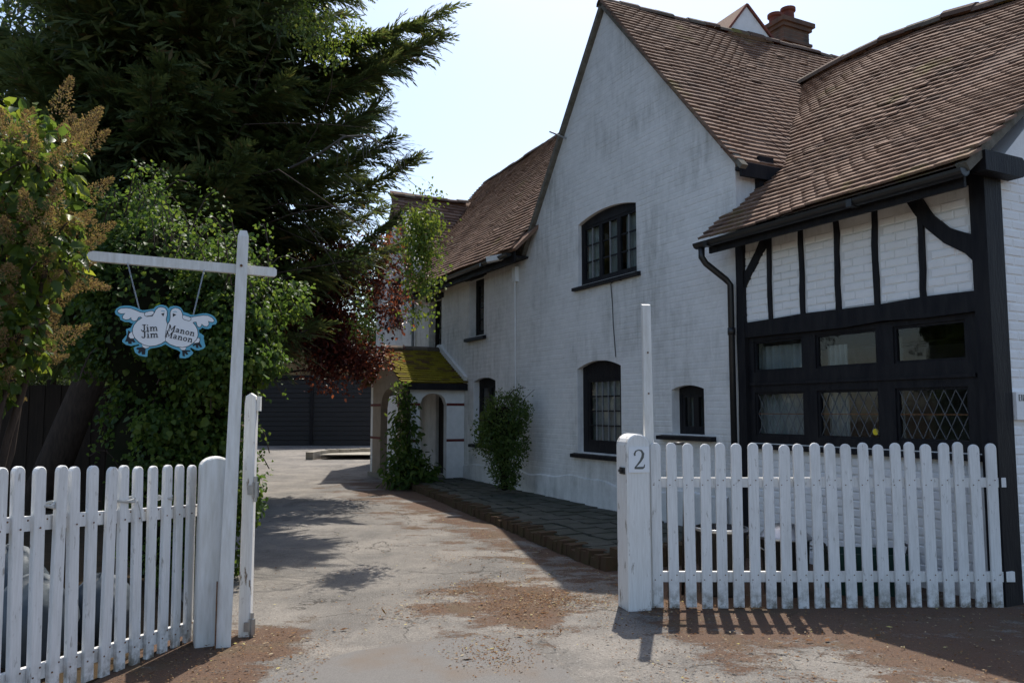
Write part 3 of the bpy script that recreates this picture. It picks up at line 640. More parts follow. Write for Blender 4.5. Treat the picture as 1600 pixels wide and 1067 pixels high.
# verges: bedding mortar and undercloak along the rakes, fascias, soffits
def rake(pts, w, h, mat, parent, name='verge'):
    mb = MB()
    for a, b in zip(pts[:-1], pts[1:]): mb.beam(a, b, w, h)
    return mb.build(name, mat, parent)
rake([(2.60, .03, 4.20), (5.39, .03, 7.40)], .09, .055, 'mortar', roofG); rake([(5.35, .03, 7.40), (7.86, .03, 4.14)], .09, .07, 'mortar', roofG)
rake([p_right(-.13, .02)[:2] + (p_right(-.13, .02)[2] - .035,), p_right(-.13, prl[1])[:2] + (p_right(-.13, prl[1])[2] - .035,), p_right(-.13, prl[2])[:2] + (p_right(-.13, prl[2])[2] - .035,)], .09, .08, 'mortar', roofR)
rake([(13.15, .07, 4.02), (14.7, .07, 6.78), (16.3, .07, 4.2)], .08, .07, 'mortar', roofs[-2])
MB().box(-.1, 2.86, .30, .33, 3.24, 3.40).box(.06, 2.76, .03, .30, 3.33, 3.36).build('fascia', 'black_timber', roofR)
MB().box(2.66, 2.70, -.98, .0, 4.12, 4.28).box(2.70, 2.779, -.98, -.0, 4.2, 4.24).build('fascia', 'black_timber', roofG)
MB().box(7.74, 13.3, .24, .27, 3.98, 4.17).box(7.74, 13.3, 0.002, .24, 4.06, 4.09).build('fascia', 'black_timber', roofs[2])
def gutter(name, u0, u1, v_, z_, r, parent):
    n = 9; V = []; F = []
    for u in (u0, u1):
        for rr in (r, r * .86):
            for i in range(n): a = math.pi + math.pi * i / (n - 1); V.append((u, v_ + rr * math.cos(a), z_ + rr * math.sin(a)))
    for i in range(n - 1): F += [(i, i + 1, 2 * n + i + 1, 2 * n + i), (n + i + 1, n + i, 3 * n + i, 3 * n + i + 1), (i, n + i, n + i + 1, i + 1), (2 * n + i + 1, 3 * n + i + 1, 3 * n + i, 2 * n + i)]
    F += [tuple(range(n)), tuple(range(3 * n - 1, 2 * n - 1, -1))]
    g = MB().add(V, F)
    k = u0 + 1.0
    while k < u1: g.box(k, k + .06, v_ - r * 1.05, v_ + r * 1.05, z_ - r * 1.08, z_ - .001); k += 1.9
    return g.build(name, 'black_metal', parent, False)
gutter('gutter', -.16, 2.98, .40, 3.36, .062, cot); gutter('gutter', 7.80, 13.2, .34, 4.13, .058, cot)
MB().tube([(2.90, .40, 3.31), (2.90, .40, 3.20), (2.88, .36, 3.13), (2.83, .12, 2.96), (2.81, .075, 2.90), (2.81, .075, .1)], .036, 10).tube([(2.81, .075, 2.42), (2.81, .075, 2.34)], .043, 10).build('downpipe', 'black_metal', cot, True)
MB().tube([(13.28, .06, 4.1), (13.28, .06, .2)], .035, 8).build('downpipe', 'grey_bar', cot, True)
MB().tube([(8.15, .05, 3.9), (8.15, .03, .3)], .012, 6).build('cable', 'white_trim', cot)
MB().box(8.10, 8.22, .0, .07, 3.72, 3.98).build('alarm_box', 'white_trim', cot)
MB().beam((8.15, .28, 4.13), (8.3, .52, 4.08), .14, .09).build('floodlight', 'post_paint_worn', cot)
MB().tube([(5.26, .02, 3.27), (5.24, .012, 3.0), (5.22, .015, 2.7), (5.17, .012, 2.24)], .006, 6).tube([(5.26, .02, 3.27), (5.15, .03, 3.30), (5.0, .02, 3.28)], .006, 6).build('cable', 'black_metal', cot)
MB().tube([(6.48, 0, 5.74), (6.48, .30, 5.80)], .013, 6).build('bracket', 'galvanised', cot)
# gablet of the left range above the tall gable's ridge, chimney behind it
gb = MB().prism([(-2.14, 7.25), (-2.75, 8.02), (-3.62, 7.28)], 5.38, 5.55, 'x').build('gablet', 'white_trim', cot, label='small white gable end behind the ridge')
rake([(5.375, -2.10, 7.24), (5.375, -2.745, 8.05)], .05, .035, 'terracotta', gb); rake([(5.375, -2.755, 8.05), (5.375, -3.68, 7.27)], .05, .035, 'terracotta', gb)
MB().add([(5.36, -2.08, 7.24), (5.36, -2.75, 8.075), (8, -2.75, 8.0), (8, -2.08, 7.2), (5.36, -3.70, 7.27), (8, -3.70, 7.2)], [(0, 1, 2, 3), (1, 4, 5, 2)]).build('gablet_roof', 'roof_tile_clay', gb)
ch = MB(); cu0, cv0 = 6.2, -4.50
ch.box(cu0 - .22, cu0 + .22, cv0 - .31, cv0 + .31, 6.5, 8.30); ch.box(cu0 - .26, cu0 + .26, cv0 - .35, cv0 + .35, 8.02, 8.07); ch.box(cu0 - .26, cu0 + .26, cv0 - .35, cv0 + .35, 8.30, 8.37); ch.box(cu0 - .30, cu0 + .30, cv0 - .39, cv0 + .39, 8.37, 8.45)
chim = ch.build('chimney', 'chimney_brick', cot, label='brick chimney with two clay pots')
for du, dv, zt in ((-.02, -.02, 8.70), (.0, .28, 8.53)):
    MB().lathe([(.115, 8.40), (.105, zt), (.135, zt + .02), (.135, zt + .075), (.09, zt + .075), (.09, 8.42)], 16, (cu0 + du, cv0 + dv, 0)).build('chimney_pot', 'terracotta', chim)
for k in range(13): MB().box(cu0 - .2225, cu0 + .2225, cv0 - .3125, cv0 + .3125, 7.35 + k * .0745, 7.358 + k * .0745).build('mortar_joint', 'mortar', chim)

# ---- porch
po = bpy.data.objects.new('porch', None); COL.objects.link(po); po.parent = cot; po['label'] = 'small open porch with mossy tiled roof and arched side'
def arch_panel(a0, a1, o0, o1, z0, zt, zs, zc, t0, t1, ax):
    """wall in (a,z) with an arched opening o0..o1, spring zs, crown zc"""
    mb = MB(); n = 10; om = (o0 + o1) / 2
    arc = [(o0 + (o1 - o0) * i / n, zs + (zc - zs) * math.sqrt(max(0, 1 - ((2 * i / n) - 1) ** 2))) for i in range(n + 1)]
    mb.prism([(a0, z0), (o0, z0)] + arc[:n // 2 + 1] + [(om, zt), (a0, zt)], t0, t1, ax); mb.prism([(a1, z0), (o1, z0)] + arc[n // 2:][::-1] + [(om, zt), (a1, zt)], t0, t1, ax)
    return mb
arch_panel(.0, 1.12, .37, .92, .1, 2.08, 1.62, 1.84, 10.43, 10.58, 'x').build('side_wall', 'white_trim', po)
arch_panel(.0, 1.12, .25, .92, .1, 2.08, 1.62, 1.84, 12.80, 12.95, 'x').build('side_wall', 'white_trim', po)
arch_panel(10.58, 12.80, 11.15, 12.25, .1, 2.08, 1.55, 1.95, .97, 1.12, 'y').build('front_wall', 'beige_render', po)
MB().prism([(10.5, 2.08), (12.88, 2.08), (11.69, 2.72)], .99, 1.115).build('gable_panel', 'beige_render', po)
for z_ in (.91, 1.60):
    for q in ((10.424, 10.43, .0, .37), (10.424, 10.43, .92, 1.12), (10.42, 11.15, 1.12, 1.127), (12.25, 12.95, 1.12, 1.127)): MB().box(*q, z_, z_ + .05).build('red_band', 'red_band', po)
MB().box(10.41, 12.97, .02, 1.17, .02, .2).build('step', 'stone', po)
dr = MB().box(11.0, 11.95, -.12, -.07, .2, 2.05).build('front_door', 'black_timber', po); MB().lathe([(.001, 0), (.03, 0), (.03, .05), (.001, .05)], 10, (11.1, -.04, 1.1)).build('handle', 'galvanised', dr)
def p_porch(v_, w): s_ = math.hypot(1.42, .72); return (10.27 + w * 1.42 / s_, v_, 2.02 + w * .72 / s_)
def p_porch2(v_, w): s_ = math.hypot(1.42, .72); return (13.11 - w * 1.42 / s_, v_, 2.02 + w * .72 / s_)
TP = []; tiles(p_porch, math.hypot(1.42, .72), lambda w: (.0, 1.30), 5, TP, .10, .165); tiles(p_porch2, math.hypot(1.42, .72), lambda w: (.0, 1.30), 6, TP, .10, .165)
pr = MB().add([(10.29, 0, 2.02), (10.29, 1.28, 2.02), (11.69, 1.28, 2.74), (11.69, 0, 2.74), (13.09, 0, 2.02), (13.09, 1.28, 2.02)], [(0, 1, 2, 3), (3, 2, 5, 4)]).build('porch_roof', 'moss_tile', po)
mb_ = MB()
A = np.array([np.array(m) for m in TP]); V1 = (np.einsum('kij,nj->kni', A[:, :3, :3], uv_) + A[:, None, :3, 3]).reshape(-1, 3); F1 = (np.arange(len(TP))[:, None, None] * len(uv_) + np.array(uf)[None]).reshape(-1, 4)
link('mossy_tiles', np_mesh('mossy_tiles', V1, F1, np.repeat(NR.random(len(TP)), len(uf)), 'moss_tile'), None, po, kind='stuff')
for i in range(4):
    o = link('ridge_tile', RU, None, po); o.matrix_local = Matrix.Translation((11.69, 1.30 - .32 * i, 2.74)) @ Matrix.Rotation(-math.pi / 2, 4, 'Z') @ Matrix.Diagonal((.325, .11, .10, 1))
MB().beam((10.30, .03, 2.10), (11.69, .03, 2.83), .07, .14).beam((13.08, .03, 2.10), (11.69, .03, 2.83), .07, .14).build('flashing', 'white_trim', po)
MB().box(10.26, 10.33, .0, 1.28, 1.90, 2.02).build('fascia', 'black_timber', po); MB().tube([(10.32, 1.2, 1.95), (10.36, 1.17, 1.8), (10.38, 1.16, .1)], .03, 8).build('downpipe', 'black_metal', po)
MB().beam((10.24, 1.29, 1.99), (11.69, 1.29, 2.73), .05, .07).beam((13.13, 1.29, 1.99), (11.69, 1.29, 2.73), .05, .07).build('bargeboard', 'terracotta', po)

# ------------------------------------------------------------------ paved terrace along the house front
def cp(u, v_, z_=0): return tuple(CM @ Vector((u, v_, z_)))
ter = bpy.data.objects.new('terrace', None); COL.objects.link(ter); ter.location = CU; ter.rotation_euler = (0, 0, CROT); ter['kind'] = 'structure'
def vout(u): return 1.95 - (u - 2.5) * .098
def tz(u): return .125 + .012 * (u - 2.5)
U0, U1 = 2.45, 10.6
MB().add([(U0, 0.02, tz(U0) - .035), (U1, 0.02, tz(U1) - .035), (U1, vout(U1) - .1, tz(U1) - .035), (U0, vout(U0) - .1, tz(U0) - .035)], [(3, 2, 1, 0)]).build('bedding', 'soil', ter)
vv = [0]; rows_ = 5
for i in range(21):
    for j in range(rows_):
        u_a = U0 + .1 + (U1 - U0 - .15) * i / 21; u_b = U0 + .1 + (U1 - U0 - .15) * (i + 1) / 21; vo = vout(u_a) - .14
        def jit(k): return R.uniform(-k, k)
        a, b = j / rows_ * vo + .03, (j + 1) / rows_ * vo + .03; o_ = .12 * math.sin(j * 2.1)
        pts = [(u_a + .012 + jit(.03) + o_, a + .012 + jit(.02)), ((u_a + u_b) / 2 + o_, a + .01 + jit(.03)), (u_b - .012 + jit(.03) + o_, a + .012 + jit(.02)), (u_b - .012 + jit(.03) + o_, b - .012 + jit(.02)), ((u_a + u_b) / 2 + o_, b - .012 + jit(.03)), (u_a + .012 + jit(.03) + o_, b - .012 + jit(.02))]
        zt = tz(u_a) + jit(.006); MB().prism(pts, zt - .04, zt, 'z').build('flagstone', 'flag_stone', ter)
kb = MB().box(-.5, .5, -.5, .5, -.5, .5); kb.v = [(x * (.94 if z > 0 else 1), y * (.94 if z > 0 else 1), z) for x, y, z in kb.v]; KB = kb.mesh('edging_brick'); KB.materials.append(M['mossy_brick'])
u = U0; k = 0
while u < U1:
    o = link('edging_brick', KB, None, ter); hgt = tz(u) + .03 + R.uniform(-.03, .015); o.location = (u + .05, vout(u) - .05 + R.uniform(-.012, .012), hgt / 2 - .03 + R.uniform(-.008, .008)); o.scale = (.098, .215, hgt); o.rotation_euler = (R.uniform(-.10, .10), R.uniform(-.08, .08), -.098 + R.uniform(-.09, .09)); u += .106; k += 1
v_ = vout(U0) - .12
while v_ > .1:
    o = link('edging_brick', KB, None, ter); o.location = (U0 + .02, v_, .09); o.scale = (.215, .098, .22); o.rotation_euler = (R.uniform(-.05, .05), R.uniform(-.05, .05), R.uniform(-.05, .05)); v_ -= .106
# low stone kerb beyond the porch
kr = thing('stone_kerb', 'low sunlit stone kerb curving out beyond the porch', 'kerb', (-4.6, 22.6, gz(0, 22.6)))
pts = [(-.95, -.7), (-.7, .3), (.1, 1.0), (1.2, 1.5), (2.4, 2.0)]
for k in range(len(pts) - 1):
    a, b = Vector((*pts[k], .1)), Vector((*pts[k + 1], .1)); n = max(1, round((b - a).length / .42)); d = (b - a) / n
    for i in range(n): MB().beam(a + d * (i + .02) + Vector((0, 0, R.uniform(-.02, .02))), a + d * (i + .98), .22, .24).build('kerb_stone', 'stone', kr)
MB().add([(-.7, -.6, .13), (2.4, -.6, .13), (2.4, 1.9, .13), (1.2, 1.4, .13), (.1, .9, .13), (-.6, .2, .13)], [(0, 1, 2, 3, 4, 5)]).build('paved_corner', 'stone', kr)

# ------------------------------------------------------------------ garage at the end of the drive
ga = thing('garage', 'dark boarded double garage with weathered brick gable at the end of the drive', 'garage', (-7.3, 29, gz(0, 29)))
MB().box(-2.4, -2.2, 0, 5, 0, 2.45).box(2.2, 2.4, 0, 5, 0, 2.45).box(-2.2, 2.2, 4.8, 5, 0, 2.45).build('wall', 'old_brick', ga)
MB().prism([(-2.4, 2.45), (2.4, 2.45), (0, 4.4)], .0, .2).build('gable_wall', 'old_brick', ga)
for s in (-1, 1): MB().prism([(s * 2.75, 2.17), (s * 2.75, 2.27), (0, 4.52), (0, 4.42)], -.25, 5.2).build('roof', 'black_timber', ga)
for s in (-1, 1):
    d = MB().box(s * 1.1 - 1.06, s * 1.1 + 1.06, .06, .10, .02, 2.42).build('garage_door', 'garage_board', ga)
    for k in range(14): MB().prism([(.06, .03 + k * .17), (.035, .035 + k * .17), (.05, .19 + k * .17), (.06, .195 + k * .17)], s * 1.1 - 1.05, s * 1.1 + 1.05, 'x').build('plank', 'garage_board', d)
MB().box(-.05, .05, -.02, .1, 0, 2.45).box(-2.2, 2.2, -.03, .1, 2.43, 2.55).build('door_frame', 'black_timber', ga)

# ------------------------------------------------------------------ fences, posts, sign
def picket(w, h, t, name='picket'):
    n = 8; pts = [(-w / 2, 0), (w / 2, 0)] + [(w / 2 * math.cos(math.pi * i / n), h - w / 2 + w / 2 * math.sin(math.pi * i / n)) for i in range(n + 1)]
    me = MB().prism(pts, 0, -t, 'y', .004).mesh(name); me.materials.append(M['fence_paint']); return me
PK = [picket(.08, 1.245, .022), picket(.078, 1.25, .021), picket(.082, 1.24, .022)]
fr = thing('picket_fence', 'white picket fence with rounded tops standing before the timbered bay', 'fence', (1.06, 6.22, 0))
nails = MB()
for i in range(22):
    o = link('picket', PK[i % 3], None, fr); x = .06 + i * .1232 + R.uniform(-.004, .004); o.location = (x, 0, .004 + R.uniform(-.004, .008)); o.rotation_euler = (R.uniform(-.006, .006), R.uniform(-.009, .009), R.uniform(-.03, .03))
    for z_ in (.235, .95):
        for dx in (-.022, .02): nails.lathe([(.001, 0), (.0045, 0), (.0045, .003), (.001, .003)], 6, (0, 0, 0)); nails.v[-24:] = [(x + dx + a, -.0235 - c, z_ + b + .018 * (1 if dx > 0 else -1)) for a, b, c in nails.v[-24:]]
nails.build('nail_heads', 'rust', fr, kind='stuff')
for z0_, z1_, e in ((.195, .272, 2.80), (.912, .985, 2.77)): MB().box(.0, e, .003, .04, z0_, z1_).build('rail', 'fence_paint', fr)
# left fence, running towards the camera
A_ = Vector((-2.11, 5.36, -.03)); B_ = Vector((-2.50, 4.03, .05)); dd = B_ - A_; fl_ang = math.atan2(-dd.y, -dd.x)      # local x runs away from the camera
lf = thing('picket_fence', 'leaning white picket fence beside the hanging sign, tied with white rope', 'fence', (A_.x, A_.y, 0), fl_ang)
ln = math.hypot(dd.x, dd.y); PK2 = [picket(.068, 1.17, .026), picket(.066, 1.175, .025)]; nails = MB()
for i in range(14):
    o = link('picket', PK2[i % 2], None, lf); s_ = -(.045 + i * .1175); o.location = (s_, 0, -.03 + .08 * (-s_ / ln) + R.uniform(-.004, .006)); o.rotation_euler = (R.uniform(-.01, .01), -.02 + R.uniform(-.012, .012), R.uniform(-.04, .04))
    for z_ in (.10, .85):
        for dx in (-.02, .02): nails.lathe([(.001, 0), (.005, 0), (.005, .003), (.001, .003)], 6); nails.v[-24:] = [(s_ + dx + a, -.026 - c, z_ + .08 * (-s_ / ln) + b + .02 * (1 if dx > 0 else -1)) for a, b, c in nails.v[-24:]]
nails.build('nail_heads', 'rust', lf, kind='stuff')
for z0_ in (.065, .825): MB().add([(.12, .003, z0_ - .03), (.12, .04, z0_ - .03), (-1.7, .04, z0_ + .09), (-1.7, .003, z0_ + .09), (.12, .003, z0_ + .045), (.12, .04, z0_ + .045), (-1.7, .04, z0_ + .165), (-1.7, .003, z0_ + .165)], [(0, 1, 2, 3)[::-1], (4, 5, 6, 7), (0, 1, 5, 4), (1, 2, 6, 5), (2, 3, 7, 6), (3, 0, 4, 7)]).build('rail', 'fence_paint', lf)
RM = Matrix.Translation((A_.x, A_.y, 0)) @ Matrix.Rotation(fl_ang, 4, 'Z')
for s_, lab, sz in ((-1.185, 'white rope looped round a picket at the left of the leaning fence', .05), (-.63, 'frayed white rope knotted between two pickets of the leaning fence', .09), (-.28, 'thin white rope tied near the sign end of the leaning fence', .045)):
    z_ = .93 + .08 * (-s_ / ln); mb = MB()
    for k in range(3): mb.tube([(s_ + sz * math.cos(a), .02 + .05 * math.sin(a), z_ + .008 * k + .008 * math.sin(a * 2 + k)) for a in [2 * math.pi * i / 16 for i in range(17)]], .006, 6)
    if sz > .08: mb.tube([(s_ + .06, -.035, z_), (s_ + .08, -.04, z_ - .06), (s_ + .10, -.038, z_ - .13)], .004, 5)
    o = mb.build('rope_tie', 'rope', None, label=lab, cat='rope', group='rope ties on the leaning fence'); o.matrix_world = RM
def post_round(w, d, h, name, mat, parent=None, rise=.06, **k):
    n = 10; pts = [(-w / 2, 0), (w / 2, 0)] + [(w / 2 * math.cos(math.pi * i / n), h - rise + rise * math.sin(math.pi * i / n)) for i in range(n + 1)]
    return MB().prism(pts, d / 2, -d / 2, 'y', .008).build(name, mat, parent, **k)
gp = thing('gate_post', 'stout white gatepost carrying the number 2 plate', 'post', (.937, 6.20, 0), rad(17))
post_round(.19, .19, 1.325, 'shaft', 'post_paint_peeling', gp, .09)
pl = MB().box(-.085, .088, -.104, -.096, 1.035, 1.225).build('number_plate', 'sign_white', gp, label='white plate with grey number 2')
def ribbon(mb, pts, ws, y, org=(0, 0), s=1.0, rot=0.0, th=.0015):
    """flat stroke in the x,z plane at depth y"""
    c, sn = math.cos(rot), math.sin(rot); P_ = [Vector(p) for p in pts]; ws = ws if isinstance(ws, (list, tuple)) else [ws] * len(P_)
    L_ = []; R_ = []
    for i, p in enumerate(P_):
        d = (P_[min(i + 1, len(P_) - 1)] - P_[max(i - 1, 0)]); d = d.normalized() if d.length > 0 else Vector((1, 0)); n = Vector((-d.y, d.x)) * ws[i] / 2
        L_.append(p + n); R_.append(p - n)
    def T_(q, yy): x, z = q.x * s, q.y * s; return (org[0] + x * c - z * sn, yy, org[1] + x * sn + z * c)
    k = len(P_); vs = [T_(q, y) for q in L_] + [T_(q, y) for q in R_] + [T_(q, y - th) for q in L_] + [T_(q, y - th) for q in R_]
    F = [(2 * k + i, 2 * k + i + 1, 3 * k + i + 1, 3 * k + i) for i in range(k - 1)] + [(i, i + 1, 2 * k + i + 1, 2 * k + i) for i in range(k - 1)] + [(k + i + 1, k + i, 3 * k + i, 3 * k + i + 1) for i in range(k - 1)]
    return mb.add(vs, F)
d2 = MB(); ribbon(d2, [(.08, .70), (.06, .80), (.14, .94), (.30, 1.0), (.46, .95), (.55, .80), (.52, .62), (.40, .42), (.22, .22), (.06, .07)], [.10, .10, .07, .05, .10, .15, .15, .11, .08, .05], -.1045, (-.046, 1.06), .145)
ribbon(d2, [(.05, .06), (.3, .06), (.52, .06), (.60, .10), (.64, .24)], [.10, .12, .12, .08, .04], -.1045, (-.046, 1.06), .145); d2.build('digit', 'number_grey', pl)
MB().box(-.108, -.096, -.06, .02, 1.02, 1.07).box(-.125, -.09, -.04, -.0, 1.035, 1.055).build('gate_latch', 'black_metal', gp)
tp_ = thing('pole', 'tall thin white pole standing behind the number 2 gatepost', 'pole', (1.075, 6.24, 0), rad(4))
tp_o = MB().add([(-.036, -.03, 0), (.036, -.03, 0), (.036, .03, 0), (-.036, .03, 0), (-.034, -.028, 2.33), (.030, -.028, 2.33), (.030, .028, 2.345), (-.034, .028, 2.345)], [(3, 2, 1, 0), (4, 5, 6, 7), (0, 1, 5, 4), (1, 2, 6, 5), (2, 3, 7, 6), (3, 0, 4, 7)]).build('shaft', 'post_paint_worn', tp_)
tp_.rotation_euler = (0, -.006, rad(4))
MB().box(-.006, .006, -.034, -.028, 1.95, 1.962).box(-.006, .006, -.034, -.028, 1.63, 1.642).build('bolt', 'rust', tp_)
lgp = thing('gate_post', 'thick old white gatepost at the end of the leaning fence', 'post', (-1.955, 5.29, 0), fl_ang + rad(-48))
post_round(.20, .17, 1.20, 'shaft', 'post_paint_worn', lgp, .07)
sp = thing('sign_post', 'tall white signpost with crossbar holding the dove sign', 'sign post', (-1.845, 5.22, 0), rad(19.6))
MB().add([(-.045, -.035, 0), (.045, -.035, 0), (.045, .035, 0), (-.045, .035, 0), (.012, -.03, 2.66), (.082, -.03, 2.66), (.082, .03, 2.66), (.012, .03, 2.66), (.025, -.02, 2.70), (.069, -.02, 2.70), (.069, .02, 2.70), (.025, .02, 2.70)],
         [(3, 2, 1, 0), (8, 9, 10, 11)] + [(i, (i + 1) % 4, 4 + (i + 1) % 4, 4 + i) for i in range(4)] + [(4 + i, 4 + (i + 1) % 4, 8 + (i + 1) % 4, 8 + i) for i in range(4)]).build('shaft', 'post_paint_worn', sp)
n = 6; ends = [(-.87, 2.44), (.27, 2.445)]
pts = [(x, z_ - .036 * (x - .04)) for x, z_ in [(.255, 2.417), (.27, 2.43), (.27, 2.465), (.255, 2.478), (.04, 2.478), (-.85, 2.478), (-.875, 2.468), (-.885, 2.45), (-.875, 2.425), (-.85, 2.415)]]
MB().prism(pts, .032, .075).build('crossbar', 'post_paint_worn', sp)
MB().lathe([(.001, 0), (.009, 0), (.009, .004), (.001, .004)], 8).build('bolt', 'rust', sp).matrix_local = Matrix.Translation((.04, -.033, 2.46)) @ Matrix.Rotation(math.pi / 2, 4, 'X')
MB().box(-.052, -.044, -.06, -.034, 0, .42).build('rusty_strap', 'rust', sp, label='rusty strap at the foot')
g3 = thing('gate_stile', 'white gate stile with steel hinges behind the signpost', 'gate', (-1.79, 5.47, 0), rad(8))
MB().prism([(-.038, 0), (.038, 0), (.038, 1.55), (.032, 1.60), (.0, 1.622), (-.032, 1.60), (-.038, 1.55)], .045, -.045, 'y', .006).build('stile', 'post_paint_peeling', g3)
MB().box(.039, .062, -.03, .03, 1.50, 1.60).build('stop_block', 'post_paint_worn', g3)
for z_ in (.02, .92): MB().lathe([(.022, 0), (.022, .10)], 12, (.050, -.04, z_)).box(.0, .05, -.053, -.046, z_ + .02, z_ + .08).lathe([(.012, 0), (.012, .17)], 10, (.050, -.04, z_ - .03)).build('hinge', 'galvanised', g3)

# hanging sign: two doves back to back of a heart, traced in tenths of a picture unit, built as a real board
SC = .000407
sg = thing('hanging_sign', 'white and blue cut-out sign of two doves hanging on chains', 'sign', (-2.215, 5.055, 2.006), rad(19.6))
def SP(x, y): return ((x - 800) * SC, (480 - y) * SC)
outer = [(65, 200), (85, 150), (130, 115), (200, 97), (280, 97), (350, 115), (400, 140), (455, 160), (520, 150), (590, 135), (615, 125), (640, 90), (690, 65), (740, 62), (790, 78), (825, 115), (850, 85), (900, 70), (960, 75), (1000, 90), (1030, 130), (1045, 165), (1100, 175), (1150, 200), (1200, 205), (1260, 190), (1330, 172), (1390, 170), (1450, 185), (1500, 215), (1535, 260), (1548, 300), (1530, 340), (1475, 350), (1460, 400), (1420, 418), (1370, 415), (1330, 400), (1300, 430), (1278, 432), (1290, 490), (1310, 492), (1360, 530), (1355, 570), (1385, 700), (1360, 735), (1290, 765), (1240, 760), (1175, 725), (1155, 735), (1210, 800), (1195, 830), (1140, 880), (1090, 895), (1015, 890), (1010, 850), (1025, 800), (985, 770), (900, 740), (850, 715), (800, 680), (740, 715), (650, 740), (590, 750), (550, 785), (545, 880), (525, 885), (430, 865), (375, 825), (350, 755), (372, 730), (430, 715), (418, 690), (310, 720), (240, 705), (190, 665), (185, 640), (225, 580), (245, 550), (232, 465), (300, 435), (318, 390), (335, 350), (310, 372), (270, 350), (210, 350), (150, 320), (135, 275), (80, 240)]
def layer(name, pts, y0, y1, mat, parent=sg):
    from mathutils.geometry import tessellate_polygon
    P_ = [SP(*p) for p in pts]; n = len(P_); tri = tessellate_polygon([[Vector((p[0], p[1], 0)) for p in P_]])
    return MB().add([(p[0], y0, p[1]) for p in P_] + [(p[0], y1, p[1]) for p in P_], [tuple(n + i for i in t_) for t_ in tri] + [tuple(t_)[::-1] for t_ in tri] + [(i, (i + 1) % n, n + (i + 1) % n, n + i) for i in range(n)]).build(name, mat, parent)
layer('board', outer, .006, -.006, 'sign_blue')
bodyL = [(815, 362), (800, 320), (793, 290), (806, 220), (802, 155), (775, 115), (720, 100), (680, 112), (645, 150), (630, 190), (600, 250), (520, 262), (460, 275), (390, 335), (345, 400), (328, 460), (333, 530), (368, 600), (430, 660), (500, 700), (580, 716), (660, 705), (740, 670), (798, 626), (790, 560), (800, 450)]
bodyR = [(825, 362), (855, 310), (860, 250), (856, 180), (872, 130), (920, 106), (965, 112), (1005, 140), (1025, 190), (1040, 250), (1110, 290), (1180, 320), (1225, 375), (1258, 440), (1268, 520), (1250, 590), (1200, 650), (1130, 700), (1050, 722), (960, 712), (870, 680), (802, 628), (800, 560), (806, 450)]
wingL = [(470, 290), (430, 262), (400, 268), (375, 320), (340, 333), (305, 315), (298, 275), (270, 305), (225, 315), (185, 300), (180, 265), (215, 215), (160, 225), (115, 210), (108, 180), (150, 148), (220, 138), (290, 143), (350, 165), (420, 195), (500, 205), (520, 270)]
wingR = [(1100, 290), (1110, 245), (1180, 240), (1260, 222), (1340, 208), (1410, 210), (1470, 240), (1503, 280), (1490, 305), (1450, 305), (1415, 290), (1425, 345), (1400, 378), (1360, 375), (1320, 340), (1305, 385), (1280, 393), (1258, 375), (1240, 310), (1200, 315), (1160, 350)]
tuftL = [(487, 215), (505, 190), (530, 185), (555, 175), (585, 170), (612, 175), (615, 205), (595, 225), (570, 240), (545, 243), (510, 250), (492, 238)]
tuftR = [(1035, 235), (1048, 218), (1075, 225), (1100, 232), (1130, 240), (1158, 255), (1155, 285), (1130, 300), (1100, 290), (1070, 285), (1042, 265)]
legs = [[(320, 500), (285, 530), (275, 580), (300, 605), (345, 605), (360, 580)], [(465, 690), (480, 735), (520, 752), (560, 740), (580, 715)], [(1290, 565), (1300, 600), (1285, 640), (1225, 650), (1215, 640), (1262, 575)], [(1005, 728), (1040, 765), (1085, 765), (1105, 720)]]
feet = [[(265, 480), (295, 500), (275, 590), (345, 612), (375, 660), (345, 668), (320, 650), (320, 690), (275, 690), (265, 655), (225, 660), (245, 600)], [(470, 735), (520, 765), (515, 850), (470, 850), (462, 805), (435, 835), (412, 822), (425, 785), (385, 765), (400, 745)], [(1310, 540), (1300, 640), (1340, 710), (1310, 718), (1280, 680), (1285, 730), (1250, 725), (1240, 680), (1205, 705), (1195, 680), (1225, 655), (1290, 640)], [(1045, 770), (1110, 765), (1170, 770), (1160, 792), (1115, 790), (1140, 835), (1110, 840), (1085, 810), (1090, 865), (1055, 860)]]
def grow(pts, d):
    n = len(pts); cx_ = []; ar = sum(pts[i][0] * pts[(i + 1) % n][1] - pts[(i + 1) % n][0] * pts[i][1] for i in range(n)); sgn = 1 if ar > 0 else -1
    for i in range(n):
        a, b = Vector(pts[i - 1]), Vector(pts[(i + 1) % n]); t_ = (b - a).normalized(); cx_.append((pts[i][0] + sgn * t_.y * d, pts[i][1] - sgn * t_.x * d))
    return cx_
for k, (nm, p) in enumerate([('foot', f) for f in feet]): layer(nm, p, -.0058, -.0072, 'sign_black')
for k, (nm, p) in enumerate([('leg', f) for f in legs]): layer(nm + '_outline', grow(p, 8), -.0058, -.0076, 'sign_black'); layer(nm, p, -.007, -.0082, 'sign_white')
for k, (nm, p) in enumerate([('wing', wingL), ('wing', wingR)]): layer(nm + '_outline', grow(p, 9), -.0058, -.0080 - .0001 * k, 'sign_black'); layer(nm, p, -.0078, -.0088 - .0001 * k, 'sign_white')
for k, (nm, p) in enumerate([('body', bodyL), ('body', bodyR)]): layer(nm + '_outline', grow(p, 9), -.0058, -.0084 - .0001 * k, 'sign_black'); layer(nm, p, -.0082, -.0093 - .0001 * k, 'sign_white')
for k, (nm, p) in enumerate([('feather_tuft', tuftL), ('feather_tuft', tuftR)]): layer(nm + '_outline', grow(p, 8), -.0088, -.0098, 'sign_black'); layer(nm, p, -.0095, -.0104, 'sign_white')
layer('beak', [(722, 205), (770, 190), (755, 245)], -.009, -.0102, 'sign_black'); layer('beak', [(890, 190), (942, 210), (893, 250)], -.009, -.0102, 'sign_black')
